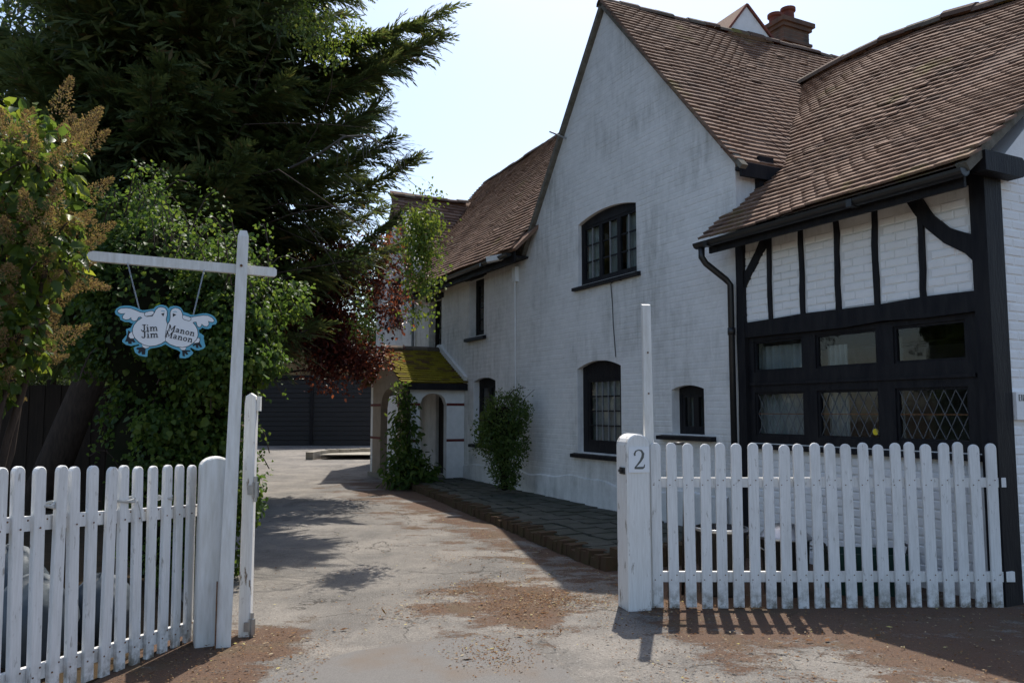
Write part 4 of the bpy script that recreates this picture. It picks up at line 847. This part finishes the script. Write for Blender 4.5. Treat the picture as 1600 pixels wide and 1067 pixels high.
mb = MB()
for pts in ([(720, 165), (745, 158), (775, 165)], [(895, 170), (925, 160), (950, 170)]): ribbon(mb, [SP(*p) for p in pts], .0035, -.0094)
mb.build('eyelid', 'sign_blue', sg)
GL = {'J': (.62, [([(.18, .96), (.66, .96)], .10), ([(.44, .96), (.44, .22), (.36, .06), (.20, .04), (.08, .14), (.08, .26)], [.17, .17, .15, .12, .12, .14])]),
      'i': (.42, [([(.22, .04), (.22, .62)], .16), ([(.04, .04), (.40, .04)], .08), ([(.06, .60), (.22, .60)], .08), ([(.15, .88), (.29, .88)], .15)]),
      'm': (1.10, [([(.18, .04), (.18, .62)], .15), ([(.54, .04), (.54, .45), (.48, .58), (.36, .58), (.22, .46)], .14), ([(.90, .04), (.90, .45), (.84, .58), (.72, .58), (.58, .46)], .14), ([(.04, .04), (.34, .04)], .08), ([(.42, .04), (.68, .04)], .08), ([(.78, .04), (1.06, .04)], .08), ([(.03, .60), (.2, .60)], .08)]),
      'M': (1.10, [([(.20, .04), (.20, .96)], .13), ([(.90, .04), (.90, .96)], .17), ([(.20, .94), (.55, .20), (.90, .94)], .15), ([(.04, .04), (.38, .04)], .08), ([(.72, .04), (1.08, .04)], .08), ([(.04, .96), (.24, .96)], .08), ([(.86, .96), (1.06, .96)], .08)]),
      'a': (.66, [([(.10, .50), (.22, .60), (.36, .60), (.46, .50), (.46, .10), (.60, .05)], [.10, .10, .12, .15, .15, .08]), ([(.46, .36), (.24, .34), (.11, .22), (.16, .07), (.30, .05), (.46, .17)], .12)]),
      'n': (.76, [([(.18, .04), (.18, .62)], .15), ([(.56, .04), (.56, .42), (.49, .57), (.36, .58), (.22, .46)], .14), ([(.04, .04), (.34, .04)], .08), ([(.44, .04), (.72, .04)], .08), ([(.03, .60), (.2, .60)], .08)]),
      'o': (.66, [([(.32 + .23 * math.cos(a), .32 + .27 * math.sin(a)) for a in [2 * math.pi * i / 14 for i in range(15)]], .13)])}
def text(word, x, y, h, wscale, rot, name='lettering'):
    mb = MB(); ox, oz = SP(x, y); s = h * SC; adv = 0; c, sn = math.cos(rot), math.sin(rot)
    for k, chh in enumerate(word):
        wd, strokes = GL[chh]
        for q, (pts, wds) in enumerate(strokes):
            ribbon(mb, [((p[0] + adv) * wscale, p[1]) for p in pts], wds, -.0096 - .00004 * (k * 3 + q) % .0004, (ox, oz), s, rot)
        adv += wd + .03
    return mb.build(name, 'sign_black', sg)
text('Jim', 445, 492, 105, 1.06, rad(4)); text('Jim', 455, 597, 105, 1.06, rad(4)); text('Manon', 820, 465, 100, 1.0, rad(-11.5)); text('Manon', 785, 565, 100, 1.02, rad(-11.5))
for (x0, y0), (dx, dz) in (((405, 140), (-.105, .43)), ((1190, 205), (.06, .43))):
    px, pz = SP(x0, y0); mb = MB(); tx, tz_ = px + (-.083 if dx < 0 else .055), (.436 if dx < 0 else .420)
    n = 15
    for i in range(n):
        f = (i + .5) / n; c = Vector((px + (tx - px) * f, .0 + .045 * f, pz + (tz_ - pz) * f)); d = Vector((tx - px, .045, tz_ - pz)).normalized(); sdv = d.orthogonal().normalized() if i % 2 else d.cross(d.orthogonal()).normalized()
        L = Vector((tx - px, .045, tz_ - pz)).length / n * .68
        mb.tube([c + d * L * math.cos(a) + sdv * .0042 * math.sin(a) for a in [2 * math.pi * q / 8 for q in range(9)]], .0016, 4, False)
    mb.build('chain', 'galvanised', sg)

# ------------------------------------------------------------------ things behind the fences
b1 = thing('dustbin', 'open black dustbin without a lid behind the picket fence', 'bin', (1.74, 6.72, 0))
MB().lathe([(.17, 0), (.175, .02), (.205, .50), (.218, .50), (.218, .53), (.195, .53), (.165, .04), (.001, .04)], 28).build('body', 'dark_plastic', b1, True); MB().lathe([(.219, .515), (.223, .53), (.219, .54), (.205, .54)], 28, cap=False).build('rim', 'galvanised', b1, True)
b2 = thing('dustbin', 'black dustbin with a domed silver lid behind the picket fence', 'bin', (2.27, 6.72, 0))
MB().lathe([(.17, 0), (.175, .02), (.195, .45), (.20, .45)], 28).build('body', 'dark_plastic', b2, True)
ld = MB().lathe([(.215, .445), (.22, .46), (.20, .475), (.15, .53), (.08, .565), (.001, .575)], 28).build('lid', 'galvanised', b2, True)
MB().tube([(-.03, 0, .57), (-.025, 0, .61), (.025, 0, .61), (.03, 0, .57)], .009, 8).build('lid_handle', 'black_metal', ld)
for s_ in (-1, 1): MB().tube([(s_ * .19, -.05, .36), (s_ * .225, -.05, .38), (s_ * .225, .05, .38), (s_ * .19, .05, .36)], .007, 6).build('handle', 'galvanised', b2)
gb_ = thing('recycling_box', 'dark green recycling box on the ground behind the picket fence', 'box', (2.93, 6.75, 0), rad(-8))
f_ = MB(); f_.add([(-.26, -.17, 0), (.26, -.17, 0), (.26, .17, 0), (-.26, .17, 0), (-.31, -.2, .34), (.31, -.2, .34), (.31, .2, .34), (-.31, .2, .34), (-.29, -.18, .34), (.29, -.18, .34), (.29, .18, .34), (-.29, .18, .34), (-.25, -.15, .03), (.25, -.15, .03), (.25, .15, .03), (-.25, .15, .03)],
      [(3, 2, 1, 0), (12, 13, 14, 15)] + [(i, (i + 1) % 4, 4 + (i + 1) % 4, 4 + i) for i in range(4)] + [(4 + i, 4 + (i + 1) % 4, 8 + (i + 1) % 4, 8 + i) for i in range(4)] + [(8 + i, 8 + (i + 1) % 4, 12 + (i + 1) % 4, 12 + i) for i in range(4)]); f_.build('box', 'green_plastic', gb_)
for s_ in (-1, 1): MB().tube([(s_ * .31, -.1, .33), (s_ * .33, -.1, .40), (s_ * .33, .1, .40), (s_ * .31, .1, .33)], .012, 8).build('handle', 'dark_plastic', gb_)
hd = MB().tube([(1.27, 6.55, 0), (1.27, 6.55, 1.0), (1.29, 6.55, 1.16), (1.33, 6.55, 1.235), (1.40, 6.56, 1.235), (1.46, 6.58, 1.17), (1.43, 6.62, 1.0), (1.40, 6.66, .0)], .013, 8)
hd.build('bent_handle', 'black_metal', None, True, label='black bent metal handle rising behind the first pickets', cat='handle')
for (x, y, sx_, sz_, lab) in ((-2.80, 4.75, .22, .27, 'crumpled pale plastic sack behind the leaning fence, nearest the camera'), (-2.66, 5.25, .20, .22, 'small pale plastic sack behind the leaning fence, nearest the gatepost'), (-3.1, 5.0, .24, .33, 'tallest grey plastic sack behind the other sacks at the leaning fence')):
    mb = MB(); nu, nv = 22, 14; V = []; ph = R.random() * 6
    for j in range(nv + 1):
        a = math.pi * j / nv
        for i in range(nu):
            b = 2 * math.pi * i / nu; rr = 1 + .10 * math.sin(3 * b + ph + j * .7) + .07 * math.sin(7 * b - j * 1.3) + R.uniform(-.03, .03); rr *= (.35 if j == 0 else (.55 if j == 1 else 1))
            V.append((sx_ * rr * math.sin(a) * math.cos(b), sx_ * rr * math.sin(a) * math.sin(b), max(0, sz_ * (1 + math.cos(a)) * (1 + .05 * math.sin(5 * b)))))
    o = mb.add(V, [(j * nu + i, j * nu + (i + 1) % nu, (j + 1) * nu + (i + 1) % nu, (j + 1) * nu + i)[::-1] for j in range(nv) for i in range(nu)]).build('rubbish_sack', 'bag_plastic', None, True, label=lab, cat='sack', group='plastic sacks behind the leaning fence'); o.location = (x, y, 0)
# dark boarded fence at the back of the left garden
bf = thing('board_fence', 'dark brown close-boarded fence in the shade under the conifer', 'fence', (-11.4, 13.0, .06))
BD = MB().prism([(-.07, 0), (.07, 0), (.07, 1.85), (-.07, 1.85)], 0, -.018, 'y').mesh('board'); BD.materials.append(M['fence_board'])
for i in range(54): o = link('board', BD, None, bf); o.location = (i * .128, (i % 2) * -.012, R.uniform(-.02, .02)); o.rotation_euler = (0, R.uniform(-.008, .008), R.uniform(-.06, .06))
for z_ in (.4, 1.5): MB().box(-.1, 6.9, .004, .06, z_, z_ + .08).build('rail', 'fence_board', bf)
for i in range(4): MB().box(i * 1.9 - .05, i * 1.9 + .05, .06, .16, 0, 1.95).build('fence_post', 'fence_board', bf)

# ------------------------------------------------------------------ planting
def branch(mb, a, b, r0, r1, bend=.15, n=6):
    a, b = Vector(a), Vector(b); L = (b - a).length; o = Vector((R.uniform(-1, 1), R.uniform(-1, 1), R.uniform(-.3, 1))) * L * bend
    mb.tube([a + (b - a) * f + o * math.sin(math.pi * f) * (1 + R.uniform(-.2, .2)) for f in [i / n for i in range(n + 1)]], [r0 + (r1 - r0) * i / n for i in range(n + 1)], 7)
# great conifer: limbs with flat fans of scale leaves
ct = thing('conifer_tree', 'huge dark conifer with leaning trunk overhanging the drive', 'tree', (-7.1, 12, .05))
O_ = np.array([-7.1, 12, .05]); axis = [(-7.15, 12, 0), (-6.3, 12.0, 2.2), (-5.6, 12, 4.2), (-5.3, 12, 7), (-5.2, 12, 10), (-5.2, 12, 14.5)]
def ax_at(z): return np.array([interp(z, [(p[2], p[0]) for p in axis]), 12.0, z])
MB().tube([Vector(p) - Vector(O_) for p in [(-7.15, 12, -.1)] + axis[1:]], [.27, .22, .19, .16, .1, .03], 12).build('trunk', 'bark', ct, True)
limbs = MB(); nl = 230; FP, FD, FS, FL = [], [], [], []
for i in range(nl):
    z0 = 2.9 + 11.0 * (i / nl) ** .9; az = i * 2.39996 + R.uniform(-.3, .3)
    ln_ = interp(z0, [(0, 3.0), (3.0, 3.3), (3.9, 4.8), (4.8, 4.4), (5.6, 3.6), (6.6, 3.8), (7.6, 4.15), (9, 3.6), (12, 2.0), (15, .5)]) * R.uniform(.74, 1.0) * (1 + .06 * math.cos(az) - (.36 if math.sin(az) < -.25 else 0))
    base = ax_at(z0); hz = np.array([math.cos(az), math.sin(az), 0]); n_ = 9
    rise = R.uniform(-.12, .16); tip = R.uniform(.1, .45)
    pts = np.array([base + hz * ln_ * f + np.array([0, 0, ln_ * (rise * f - .12 * math.sin(math.pi * f) + tip * .35 * f ** 3)]) for f in [k / n_ for k in range(n_ + 1)]])
    limbs.tube([p - O_ for p in pts], [max(.010, .06 * (1 - k / n_) * ln_ / 4) for k in range(n_ + 1)], 5, False)
    nf = int(38 * ln_)
    for k in range(nf):
        f = .15 + .85 * ((k + R.random()) / nf); q = f * n_; j = min(int(q), n_ - 1); p = pts[j] + (pts[j + 1] - pts[j]) * (q - j); d = (pts[j + 1] - pts[j]); d = d / np.linalg.norm(d)
        sd_ = np.cross(d, (0, 0, 1)); s_ = 1 if k % 2 else -1
        fd = d * R.uniform(.5, 1.0) + sd_ * s_ * R.uniform(.15, 1.0) + np.array([0, 0, R.uniform(-.55, .35)])
        FP.append(p); FD.append(fd); FS.append(sd_ * s_); FL.append((.40 + .60 * (1 - f)) * R.uniform(.65, 1.3))
limbs.build('limbs', 'bark', ct)
FP, FD, FS, FL = map(np.array, (FP, FD, FS, FL)); nf = len(FP); m_ = 20
FD = unit(FD); FN = unit(np.cross(FD, FS + rnd(nf, .35))); FS = np.cross(FN, FD)
g = (np.arange(m_) + .5) / m_; s2 = np.where(np.arange(m_) % 2, 1.0, -1.0)
LP = FP[:, None] + FD[:, None] * (FL[:, None] * g)[..., None] + np.array([0, 0, -1.0]) * (.22 * g * g * FL[:, None])[..., None]
LD = FD[:, None] * .75 + FS[:, None] * (s2 * .62 * (1.1 - g))[None, :, None] + NR.normal(size=(nf, m_, 3)) * .10 + np.array([0, 0, -.32]) * g[None, :, None]
LS = FL[:, None] * (.36 * (1 - .55 * g)) * NR.uniform(.8, 1.2, (nf, m_)); LN = np.repeat(FN[:, None], m_, 1)
LP, LD, LN, LS = LP.reshape(-1, 3), LD.reshape(-1, 3), LN.reshape(-1, 3), LS.ravel()
link('crown', leaves_mesh('crown', LP - O_, LD, LN, LS, LS * .25, 'conifer_leaf', False), None, ct)
Pc, Dc = cloud([((-5.5, 12, 4.8), (2.1, 2.0, 1.6)), ((-5.3, 12, 7), (2.4, 2.2, 2.2)), ((-5.2, 12, 10), (1.7, 1.7, 2.2)), ((-6.5, 12.2, 3.4), (1.6, 1.3, 1.1))], 18000, .2)
link('inner_foliage', leaves_mesh('inner_foliage', Pc - O_, rnd(len(Pc), 1), Dc + rnd(len(Pc), .8), .26, .05, 'conifer_leaf', False), None, ct)

def broad_tree(name, label, root, trunk_top, ells, nleaf, size, mat, cat='tree', group=None, r0=.16, shell=.35, bark='bark', twigs=40, droop=.3, width=.62):
    tr = thing(name, label, cat, root, 0, group); rv = np.array(root); mb = MB(); tt_ = Vector(trunk_top) - Vector(root)
    mb.tube([Vector((0, 0, -.1)), tt_ * .35 + Vector((R.uniform(-.1, .1), R.uniform(-.1, .1), 0)), tt_ * .7, tt_], [r0 * 1.25, r0, r0 * .8, r0 * .55], 9)
    for e in ells: branch(mb, tt_ * R.uniform(.6, .98), Vector(e[0]) - Vector(root), r0 * .4, r0 * .1)
    P, Dn = cloud(ells, twigs, .5)
    for p in P:
        e = min(ells, key=lambda e: np.linalg.norm(np.array(e[0]) - p)); branch(mb, Vector(e[0]) - Vector(root), Vector(p) - Vector(root), r0 * .1, r0 * .03, .1, 4)
    mb.build('trunk', bark, tr, True)
    nc = max(60, nleaf // 60); Cc, Cd = cloud(ells, nc, shell); idx = NR.integers(0, nc, nleaf)
    sc_ = size * 2.6; P = Cc[idx] + rnd(nleaf, sc_) * np.array([1, 1, .75]); Dn = Cd[idx] * .6 + rnd(nleaf, .7); Dn[:, 2] -= droop; Nn = Cd[idx] * .5 + rnd(nleaf, .5) + np.array([0, 0, .7])
    L = size * NR.uniform(.7, 1.3, nleaf)
    link('crown', leaves_mesh('crown', P - rv, Dn, Nn, L, L * width, mat), None, tr); return tr
broad_tree('dark_tree', 'dark broadleaf tree left of the conifer against the sky', (-12.5, 17, .1), (-12.2, 17, 4), [((-12.5, 17, 6.5), (3, 2.5, 2.6)), ((-10.5, 17.5, 4.0), (2.6, 2, 2.2)), ((-13, 16, 3.4), (2.4, 2, 2)), ((-11.5, 17, 9.6), (2.4, 2.2, 1.8))], 26000, .15, 'dark_leaf', r0=.25)
broad_tree('yew_tree', 'low black-green yew behind the boarded fence', (-9.9, 14.6, .08), (-9.8, 14.6, 1.8), [((-10, 14.6, 3.2), (2.0, 1.2, 1.9)), ((-12.4, 14.6, 2.8), (1.7, 1.2, 1.8)), ((-8.0, 14.7, 2.4), (1.5, .9, 1.5))], 22000, .09, 'dark_leaf', r0=.15, width=.35)
for nm, lab, root, top, ells, nl_, sz, mt in (
    ('lime_tree', 'bright green tree rising behind the garage, nearest the porch', (-4.4, 38, .25), (-4.4, 38, 3), [((-4.6, 38, 5.0), (2.6, 2, 3.0)), ((-6.5, 38.5, 3.6), (2, 1.8, 2.2)), ((-3.5, 38, 2.6), (1.6, 1.6, 1.8))], 17000, .17, 'mid_leaf'),
    ('ash_tree', 'dark green tree rising behind the middle of the garage', (-9, 40, .25), (-9, 40, 4), [((-9, 40, 6.4), (3.2, 2.4, 3.4)), ((-12, 40, 5), (2.8, 2.2, 3))], 18000, .18, 'dark_leaf'),
    ('oak_tree', 'broad dark tree far left beyond the garage roof', (-16, 33, .25), (-16, 33, 4), [((-16, 33, 6), (4, 3, 4)), ((-20, 33, 5), (3.4, 3, 3.6)), ((-13, 32, 3.5), (2.6, 2, 2.6))], 22000, .20, 'dark_leaf')):
    broad_tree(nm, lab, root, top, ells, nl_, sz, mt, group='trees beyond the garage', r0=.28)
broad_tree('laurel_hedge', 'dark laurel bush left of the garage doors', (-10.6, 22.5, .17), (-10.6, 22.5, 1.2), [((-10.6, 22.5, 2.4), (1.5, 1.6, 2.2)), ((-11, 24, 3.6), (1.6, 1.5, 2.0)), ((-12.4, 22, 3), (1.8, 1.6, 2.6))], 16000, .13, 'dark_leaf', 'bush', r0=.1)
broad_tree('copper_plum', 'copper-leaved plum tree drooping over the garage doors', (-5.2, 14.2, .07), (-4.6, 14.1, 2.9),
           [((-3.54, 14.00, 3.40), (0.59, 0.56, 0.52), 1.5), ((-3.16, 14.00, 2.80), (0.52, 0.49, 0.49), 1.2), ((-4.00, 14.00, 4.03), (0.63, 0.56, 0.42), 0.8), ((-3.23, 14.00, 4.10), (0.56, 0.49, 0.42), 0.7), ((-2.60, 14.00, 2.38), (0.39, 0.35, 0.24), 0.5), ((-2.39, 14.00, 3.89), (0.42, 0.35, 0.49), 0.45), ((-2.07, 14.00, 3.33), (0.24, 0.28, 0.42), 0.25), ((-3.72, 14.00, 2.84), (0.49, 0.42, 0.32), 0.6), ((-3.23, 14.00, 2.21), (0.21, 0.21, 0.32), 0.25), ((-2.32, 14.00, 4.52), (0.35, 0.35, 0.28), 0.3)], 17000, .068, 'copper_leaf', r0=.09, shell=.15, twigs=70)
bt_ = broad_tree('birch_tree', 'slender birch with hanging bright green sprays in front of the far gable', (-5.0, 12.8, .06), (-4.3, 12.2, 5.6),
           [((-2.39, 10.20, 6.54), (0.50, 0.50, 0.60), 0.7), ((-3.07, 10.60, 7.02), (0.60, 0.60, 0.50), 0.6), ((-1.77, 9.50, 4.97), (0.14, 0.14, 0.16), 0.06), ((-1.06, 9.20, 3.73), (0.12, 0.16, 0.14), 0.5), ((-1.09, 9.20, 3.43), (0.13, 0.18, 0.22), 0.7), ((-1.05, 9.20, 3.05), (0.10, 0.13, 0.30), 0.7), ((-1.07, 9.10, 2.54), (0.05, 0.07, 0.28), 0.18), ((-2.08, 10.40, 3.46), (0.16, 0.20, 0.25), 0.16), ((-1.90, 10.40, 2.52), (0.14, 0.16, 0.30), 0.22), ((-1.01, 9.30, 4.03), (0.10, 0.12, 0.10), 0.12)], 3800, .042, 'birch_leaf', r0=.028, shell=.05, twigs=50, droop=1.2, width=.78)
dbm = MB(); P0 = Vector((-5.0, 12.8, .06))
main = [(-3.02, 10.60, 4.81), (-2.48, 10.00, 4.81), (-2.09, 9.60, 4.89), (-1.79, 9.50, 4.87), (-1.52, 9.40, 4.69), (-1.38, 9.40, 4.52)]
dbm.tube([Vector(p) - P0 for p in main], [.02, .018, .015, .011, .007, .003], 6)
for k in range(18):
    f = R.uniform(.3, 1); q = f * 5; j = min(int(q), 4); a = Vector(main[j]).lerp(Vector(main[j + 1]), q - j) - P0; branch(dbm, a, a + Vector((R.uniform(-.1, .28), R.uniform(-.15, .15), R.uniform(-.42, .08))), .008, .002, .25, 5)
dbm.build('bare_limb', 'dead_wood', bt_)
# ivy mass beside the drive
def lumps(ells, n, q0, q1):
    out = list((c, r, r[0] * r[1] * r[2] * 8) for c, r in ells)
    for c, r in ells:
        for k in range(n):
            d_ = unit(NR.normal(size=(1, 3)))[0]; q = R.uniform(q0, q1); p = np.array(c) + d_ * np.array(r) * R.uniform(.75, 1.12); out.append((tuple(p), (q, q, q * R.uniform(.7, 1.4)), q * q * 1.6))
    return out
def bushy(name, label, cat, root, ells, n, size, mat, width=.85, core=None, spikes=(), droop=.5):
    tr = thing(name, label, cat, root); rv = np.array(root)
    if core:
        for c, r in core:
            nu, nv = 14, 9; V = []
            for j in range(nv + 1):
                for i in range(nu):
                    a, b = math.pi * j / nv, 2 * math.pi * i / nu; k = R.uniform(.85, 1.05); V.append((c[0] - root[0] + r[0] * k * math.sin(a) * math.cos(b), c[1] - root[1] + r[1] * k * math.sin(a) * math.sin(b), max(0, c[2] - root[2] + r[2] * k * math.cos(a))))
            MB().add(V, [(j * nu + i, j * nu + (i + 1) % nu, (j + 1) * nu + (i + 1) % nu, (j + 1) * nu + i) for j in range(nv) for i in range(nu)]).build('light_blocking_core', 'dark_filler', tr, True)  # unseen dark lump added inside the leaves to block light
    P, Dn = cloud(ells, n, .82); P = P + rnd(n, size * .9); keep = P[:, 2] > root[2] + .02; P, Dn = P[keep], Dn[keep]; m = len(P)
    d = Dn * .45 + rnd(m, .45); d[:, 2] -= droop; L = size * np.exp(NR.normal(0, .28, m))
    for (a, b, cnt) in spikes:      # trailing or upright shoots
        a, b = np.array(a), np.array(b); f = NR.random(cnt)[:, None]; bow = np.array([0, 0, .12]) * np.sin(np.pi * f); pp = a + (b - a) * f + bow + rnd(cnt, .035)
        P = np.concatenate([P, pp]); Dn = np.concatenate([Dn, rnd(cnt, .6) + np.array([0, -.3, .5])]); d = np.concatenate([d, (b - a) * .4 + rnd(cnt, .6)]); L = np.concatenate([L, size * NR.uniform(.6, 1.1, cnt)])
    mb = MB()
    for (a, b, cnt) in spikes: mb.tube([np.array(a) + (np.array(b) - np.array(a)) * f + np.array([0, 0, .12]) * math.sin(math.pi * f) - rv for f in (0, .25, .5, .75, 1)], .005, 4)
    if spikes: mb.build('shoots', 'bark', tr, kind='stuff')
    link('leaves', leaves_mesh('leaves', P - rv, d, Dn + rnd(len(P), .35) + np.array([0, 0, .25]), L, L * width, mat), None, tr); return tr
sp_ = []; IE = []; KI = .87
def iv(x, y, z): return (x * KI, y * KI, 1.5 + (z - 1.5) * KI)
lobes = [((-3.75, 8.3, 2.6), (.72, .7, 1.15)), ((-3.0, 8.1, 2.35), (.68, .6, .85)), ((-2.82, 8.0, 2.3), (.32, .42, .62)), ((-3.4, 8.2, 1.0), (.55, .55, 1.0)), ((-4.25, 8.4, 2.95), (.36, .5, .5)), ((-3.02, 8.05, 1.45), (.42, .42, .85)), ((-3.1, 8.1, .6), (.34, .4, .7))]
for c, r in lobes:                                  # uneven clumps all over the lobes
    IE.append((iv(*c), tuple(q * KI * .88 for q in r), r[0] * r[2] * .9))
    for k in range(16):
        d_ = unit(NR.normal(size=(1, 3)))[0]; q = R.uniform(.07, .22); p = np.array(c) + d_ * np.array(r) * R.uniform(.8, 1.22); IE.append((iv(*p), (q, q, q * R.uniform(.7, 1.3)), q * q * 2.0))
for k in range(46):
    c = R.choice([(-3.9, 8.0, 3.6), (-3.6, 7.9, 3.65), (-3.0, 7.8, 3.05), (-2.6, 7.8, 2.85), (-4.2, 8.0, 3.3), (-3.3, 7.8, 3.3)]); a = iv(c[0] + R.uniform(-.3, .3), c[1] + R.uniform(-.4, .2), c[2] + R.uniform(-.3, .1)); sp_.append((a, (a[0] + R.uniform(-.3, .3), a[1] + R.uniform(-.3, .2), a[2] + R.uniform(.08, .40)), 22))
for k in range(22):
    z_ = R.uniform(1.5, 3.0); a = iv(-2.75, 7.9 + R.uniform(-.3, .3), z_); sp_.append((a, (a[0] + R.uniform(.08, .34), a[1] + R.uniform(-.2, .2), a[2] - R.uniform(-.1, .5)), 22))
for k in range(60):
    c, r = R.choice(lobes); d_ = unit(NR.normal(size=(1, 3)))[0]; p = np.array(c) + d_ * np.array(r); a = iv(*p); sp_.append((a, (a[0] + d_[0] * R.uniform(.1, .3), a[1] + d_[1] * .2, a[2] + R.uniform(-.35, .22)), 16))
bushy('ivy_thicket', 'great sunlit ivy thicket between the signpost and the drive', 'ivy', (-2.9, 7.1, 0), IE, 44000, .044, 'ivy_leaf',
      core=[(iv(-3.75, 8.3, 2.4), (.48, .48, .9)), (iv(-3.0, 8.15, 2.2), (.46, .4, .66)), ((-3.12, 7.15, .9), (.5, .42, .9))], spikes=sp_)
ssp = [((-.12 + R.uniform(-.25, .25), 12.7, 1.2 + R.uniform(-.2, .35)), (-.12 + R.uniform(-.5, .5), 12.6 + R.uniform(-.2, .2), 1.5 + R.uniform(-.2, .45)), 16) for k in range(16)]
bushy('rounded_shrub', 'rounded dark green shrub on the terrace against the house wall', 'shrub', (-.10, 12.75, .25),
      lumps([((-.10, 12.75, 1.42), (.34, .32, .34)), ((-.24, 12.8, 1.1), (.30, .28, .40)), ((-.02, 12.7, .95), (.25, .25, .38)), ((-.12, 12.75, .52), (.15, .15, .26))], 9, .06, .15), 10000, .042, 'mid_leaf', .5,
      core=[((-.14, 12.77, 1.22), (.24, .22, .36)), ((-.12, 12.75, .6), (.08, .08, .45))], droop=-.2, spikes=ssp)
px_, py_, _ = cp(10.25, 1.25); wsp = []
for k in range(9): wsp.append(((px_ + R.uniform(-.1, .1), py_ + R.uniform(-.1, .1), 1.3 + R.uniform(-.3, .4)), (px_ + R.uniform(-.4, .25), py_ - .1 + R.uniform(-.3, .1), 1.6 + R.uniform(-.5, .5)), 22))
bushy('wisteria_climber', 'leafy climber growing up the porch corner', 'climber', (px_, py_, .12),
      [((px_ + .1, py_ - .1, .32), (.36, .3, .28)), ((px_ - .05, py_, .85), (.17, .16, .4)), ((px_ - .05, py_, 1.45), (.09, .10, .4))], 1900, .11, 'ivy_leaf', .42, core=[((px_ + .08, py_ - .08, .28), (.22, .18, .24))], spikes=wsp)
MB().tube([(px_ + .02, py_, .1), (px_ - .03, py_, .8), (px_, py_, 1.5), (px_ - .05, py_, 1.95)], [.03, .025, .02, .012], 7)
# lilac with brown seed heads
li = thing('lilac_bush', 'sunlit lilac bush with brown seed heads at the left edge', 'bush', (-3.75, 5.3, 0)); rv = np.array([-3.75, 5.3, 0])
ell = [((-3.25, 5.05, 2.75), (.42, .45, .62), 1.3), ((-3.05, 5.0, 3.1), (.25, .3, .38), .5), ((-3.35, 5.0, 2.15), (.36, .4, .38), .8), ((-3.6, 5.1, 2.9), (.5, .5, .8), 1.2), ((-2.95, 5.0, 2.55), (.22, .28, .28), .4), ((-3.4, 5.0, 1.75), (.28, .3, .28), .6), ((-3.15, 5.0, 1.95), (.2, .25, .3), .4)]
st_ = MB()
for e in ell:
    branch(st_, (R.uniform(-.1, .1), R.uniform(-.1, .1), 0), Vector(e[0]) - Vector(rv), .035, .015, .06, 8)
    for k in range(7): d_ = unit(rnd(1, 1))[0]; branch(st_, Vector(e[0]) - Vector(rv), Vector(np.array(e[0]) + d_ * np.array(e[1])) - Vector(rv), .011, .004, .1, 4)
st_.build('stems', 'bark', li, True)
n = 2600; P, Dn = cloud(ell, n, .35); d = Dn * .5 + rnd(n, .5); d[:, 2] -= .55; L = .085 * NR.uniform(.6, 1.3, n)
link('leaves', leaves_mesh('leaves', P - rv, d, Dn + rnd(n, .4) + np.array([0, -.2, .3]), L, L * .68, 'lilac_leaf'), None, li)
heads = []
for q in range(3):
    m = 420; f = NR.random(m); r_ = .055 * (1 - f) ** .7 + .006; an = NR.random(m) * 6.283
    P = np.stack([r_ * np.cos(an) * NR.uniform(.3, 1, m), r_ * np.sin(an) * NR.uniform(.3, 1, m), f * .20], 1); heads.append(leaves_mesh('seed_head', P, unit(P * np.array([1, 1, 0]) + np.array([0, 0, .03])) + rnd(m, .4), rnd(m, 1), .013, .006, 'seed_brown', False))
P, Dn = cloud(ell, 150, .85)
for k in range(len(P)):
    o = link('seed_head', heads[k % 3], None, li, kind='stuff'); d_ = Vector(Dn[k] + np.array([.05, -.15, .75])).normalized(); o.rotation_mode = 'QUATERNION'; o.rotation_quaternion = d_.to_track_quat('Z', 'Y'); o.location = Vector(P[k] - rv); s_ = R.uniform(.8, 1.35); o.scale = (s_, s_, s_)
# fallen needles, seeds and leaves on the tarmac
kx = 26; ctr = NR.normal([0, 6.3], [.55, .65], (kx, 2)); w1 = NR.integers(0, kx, 6500); edge_u = NR.uniform(1.5, 10, 4000); edge_v = 2.0 - (edge_u - 2.5) * .098 + np.abs(NR.normal(0, .4, 4000)) + .05
xs = np.concatenate([ctr[w1, 0] + NR.normal(0, .16, 6500), NR.uniform(.6, 4.0, 5000), NR.uniform(-2.2, -1.1, 1500), NR.uniform(-2.3, 1.6, 2600), 3.774 + edge_u * -.45158 + edge_v * -.89223]); yy = np.concatenate([ctr[w1, 1] + NR.normal(0, .16, 6500), NR.uniform(4.2, 6.4, 5000), NR.uniform(4.3, 5.6, 1500), NR.uniform(5, 14, 2600), 6.297 + edge_u * .89223 + edge_v * -.45158])
u_ = (xs - 3.774) * -.45158 + (yy - 6.297) * .89223; v_ = (xs - 3.774) * -.89223 + (yy - 6.297) * -.45158
ok = (v_ > 2.05) | (u_ < -.2) | ((yy < 6.3) & (v_ > .1)); xs, yy = xs[ok], yy[ok]; n = len(xs)
P = np.stack([xs, yy, np.clip((yy - 8) * .0119, 0, .25) + .0215], 1); d = rnd(n, 1); d[:, 2] *= .12; nn_ = rnd(n, .25) + np.array([0, 0, 1]); L = .014 * np.exp(NR.normal(0, .4, n)); L[:40] *= 3
link('leaf_litter', leaves_mesh('leaf_litter', P, d, nn_, L, L * .45, 'litter', False), None, None, kind='stuff', label='brown needles and fallen leaves strewn on the drive')
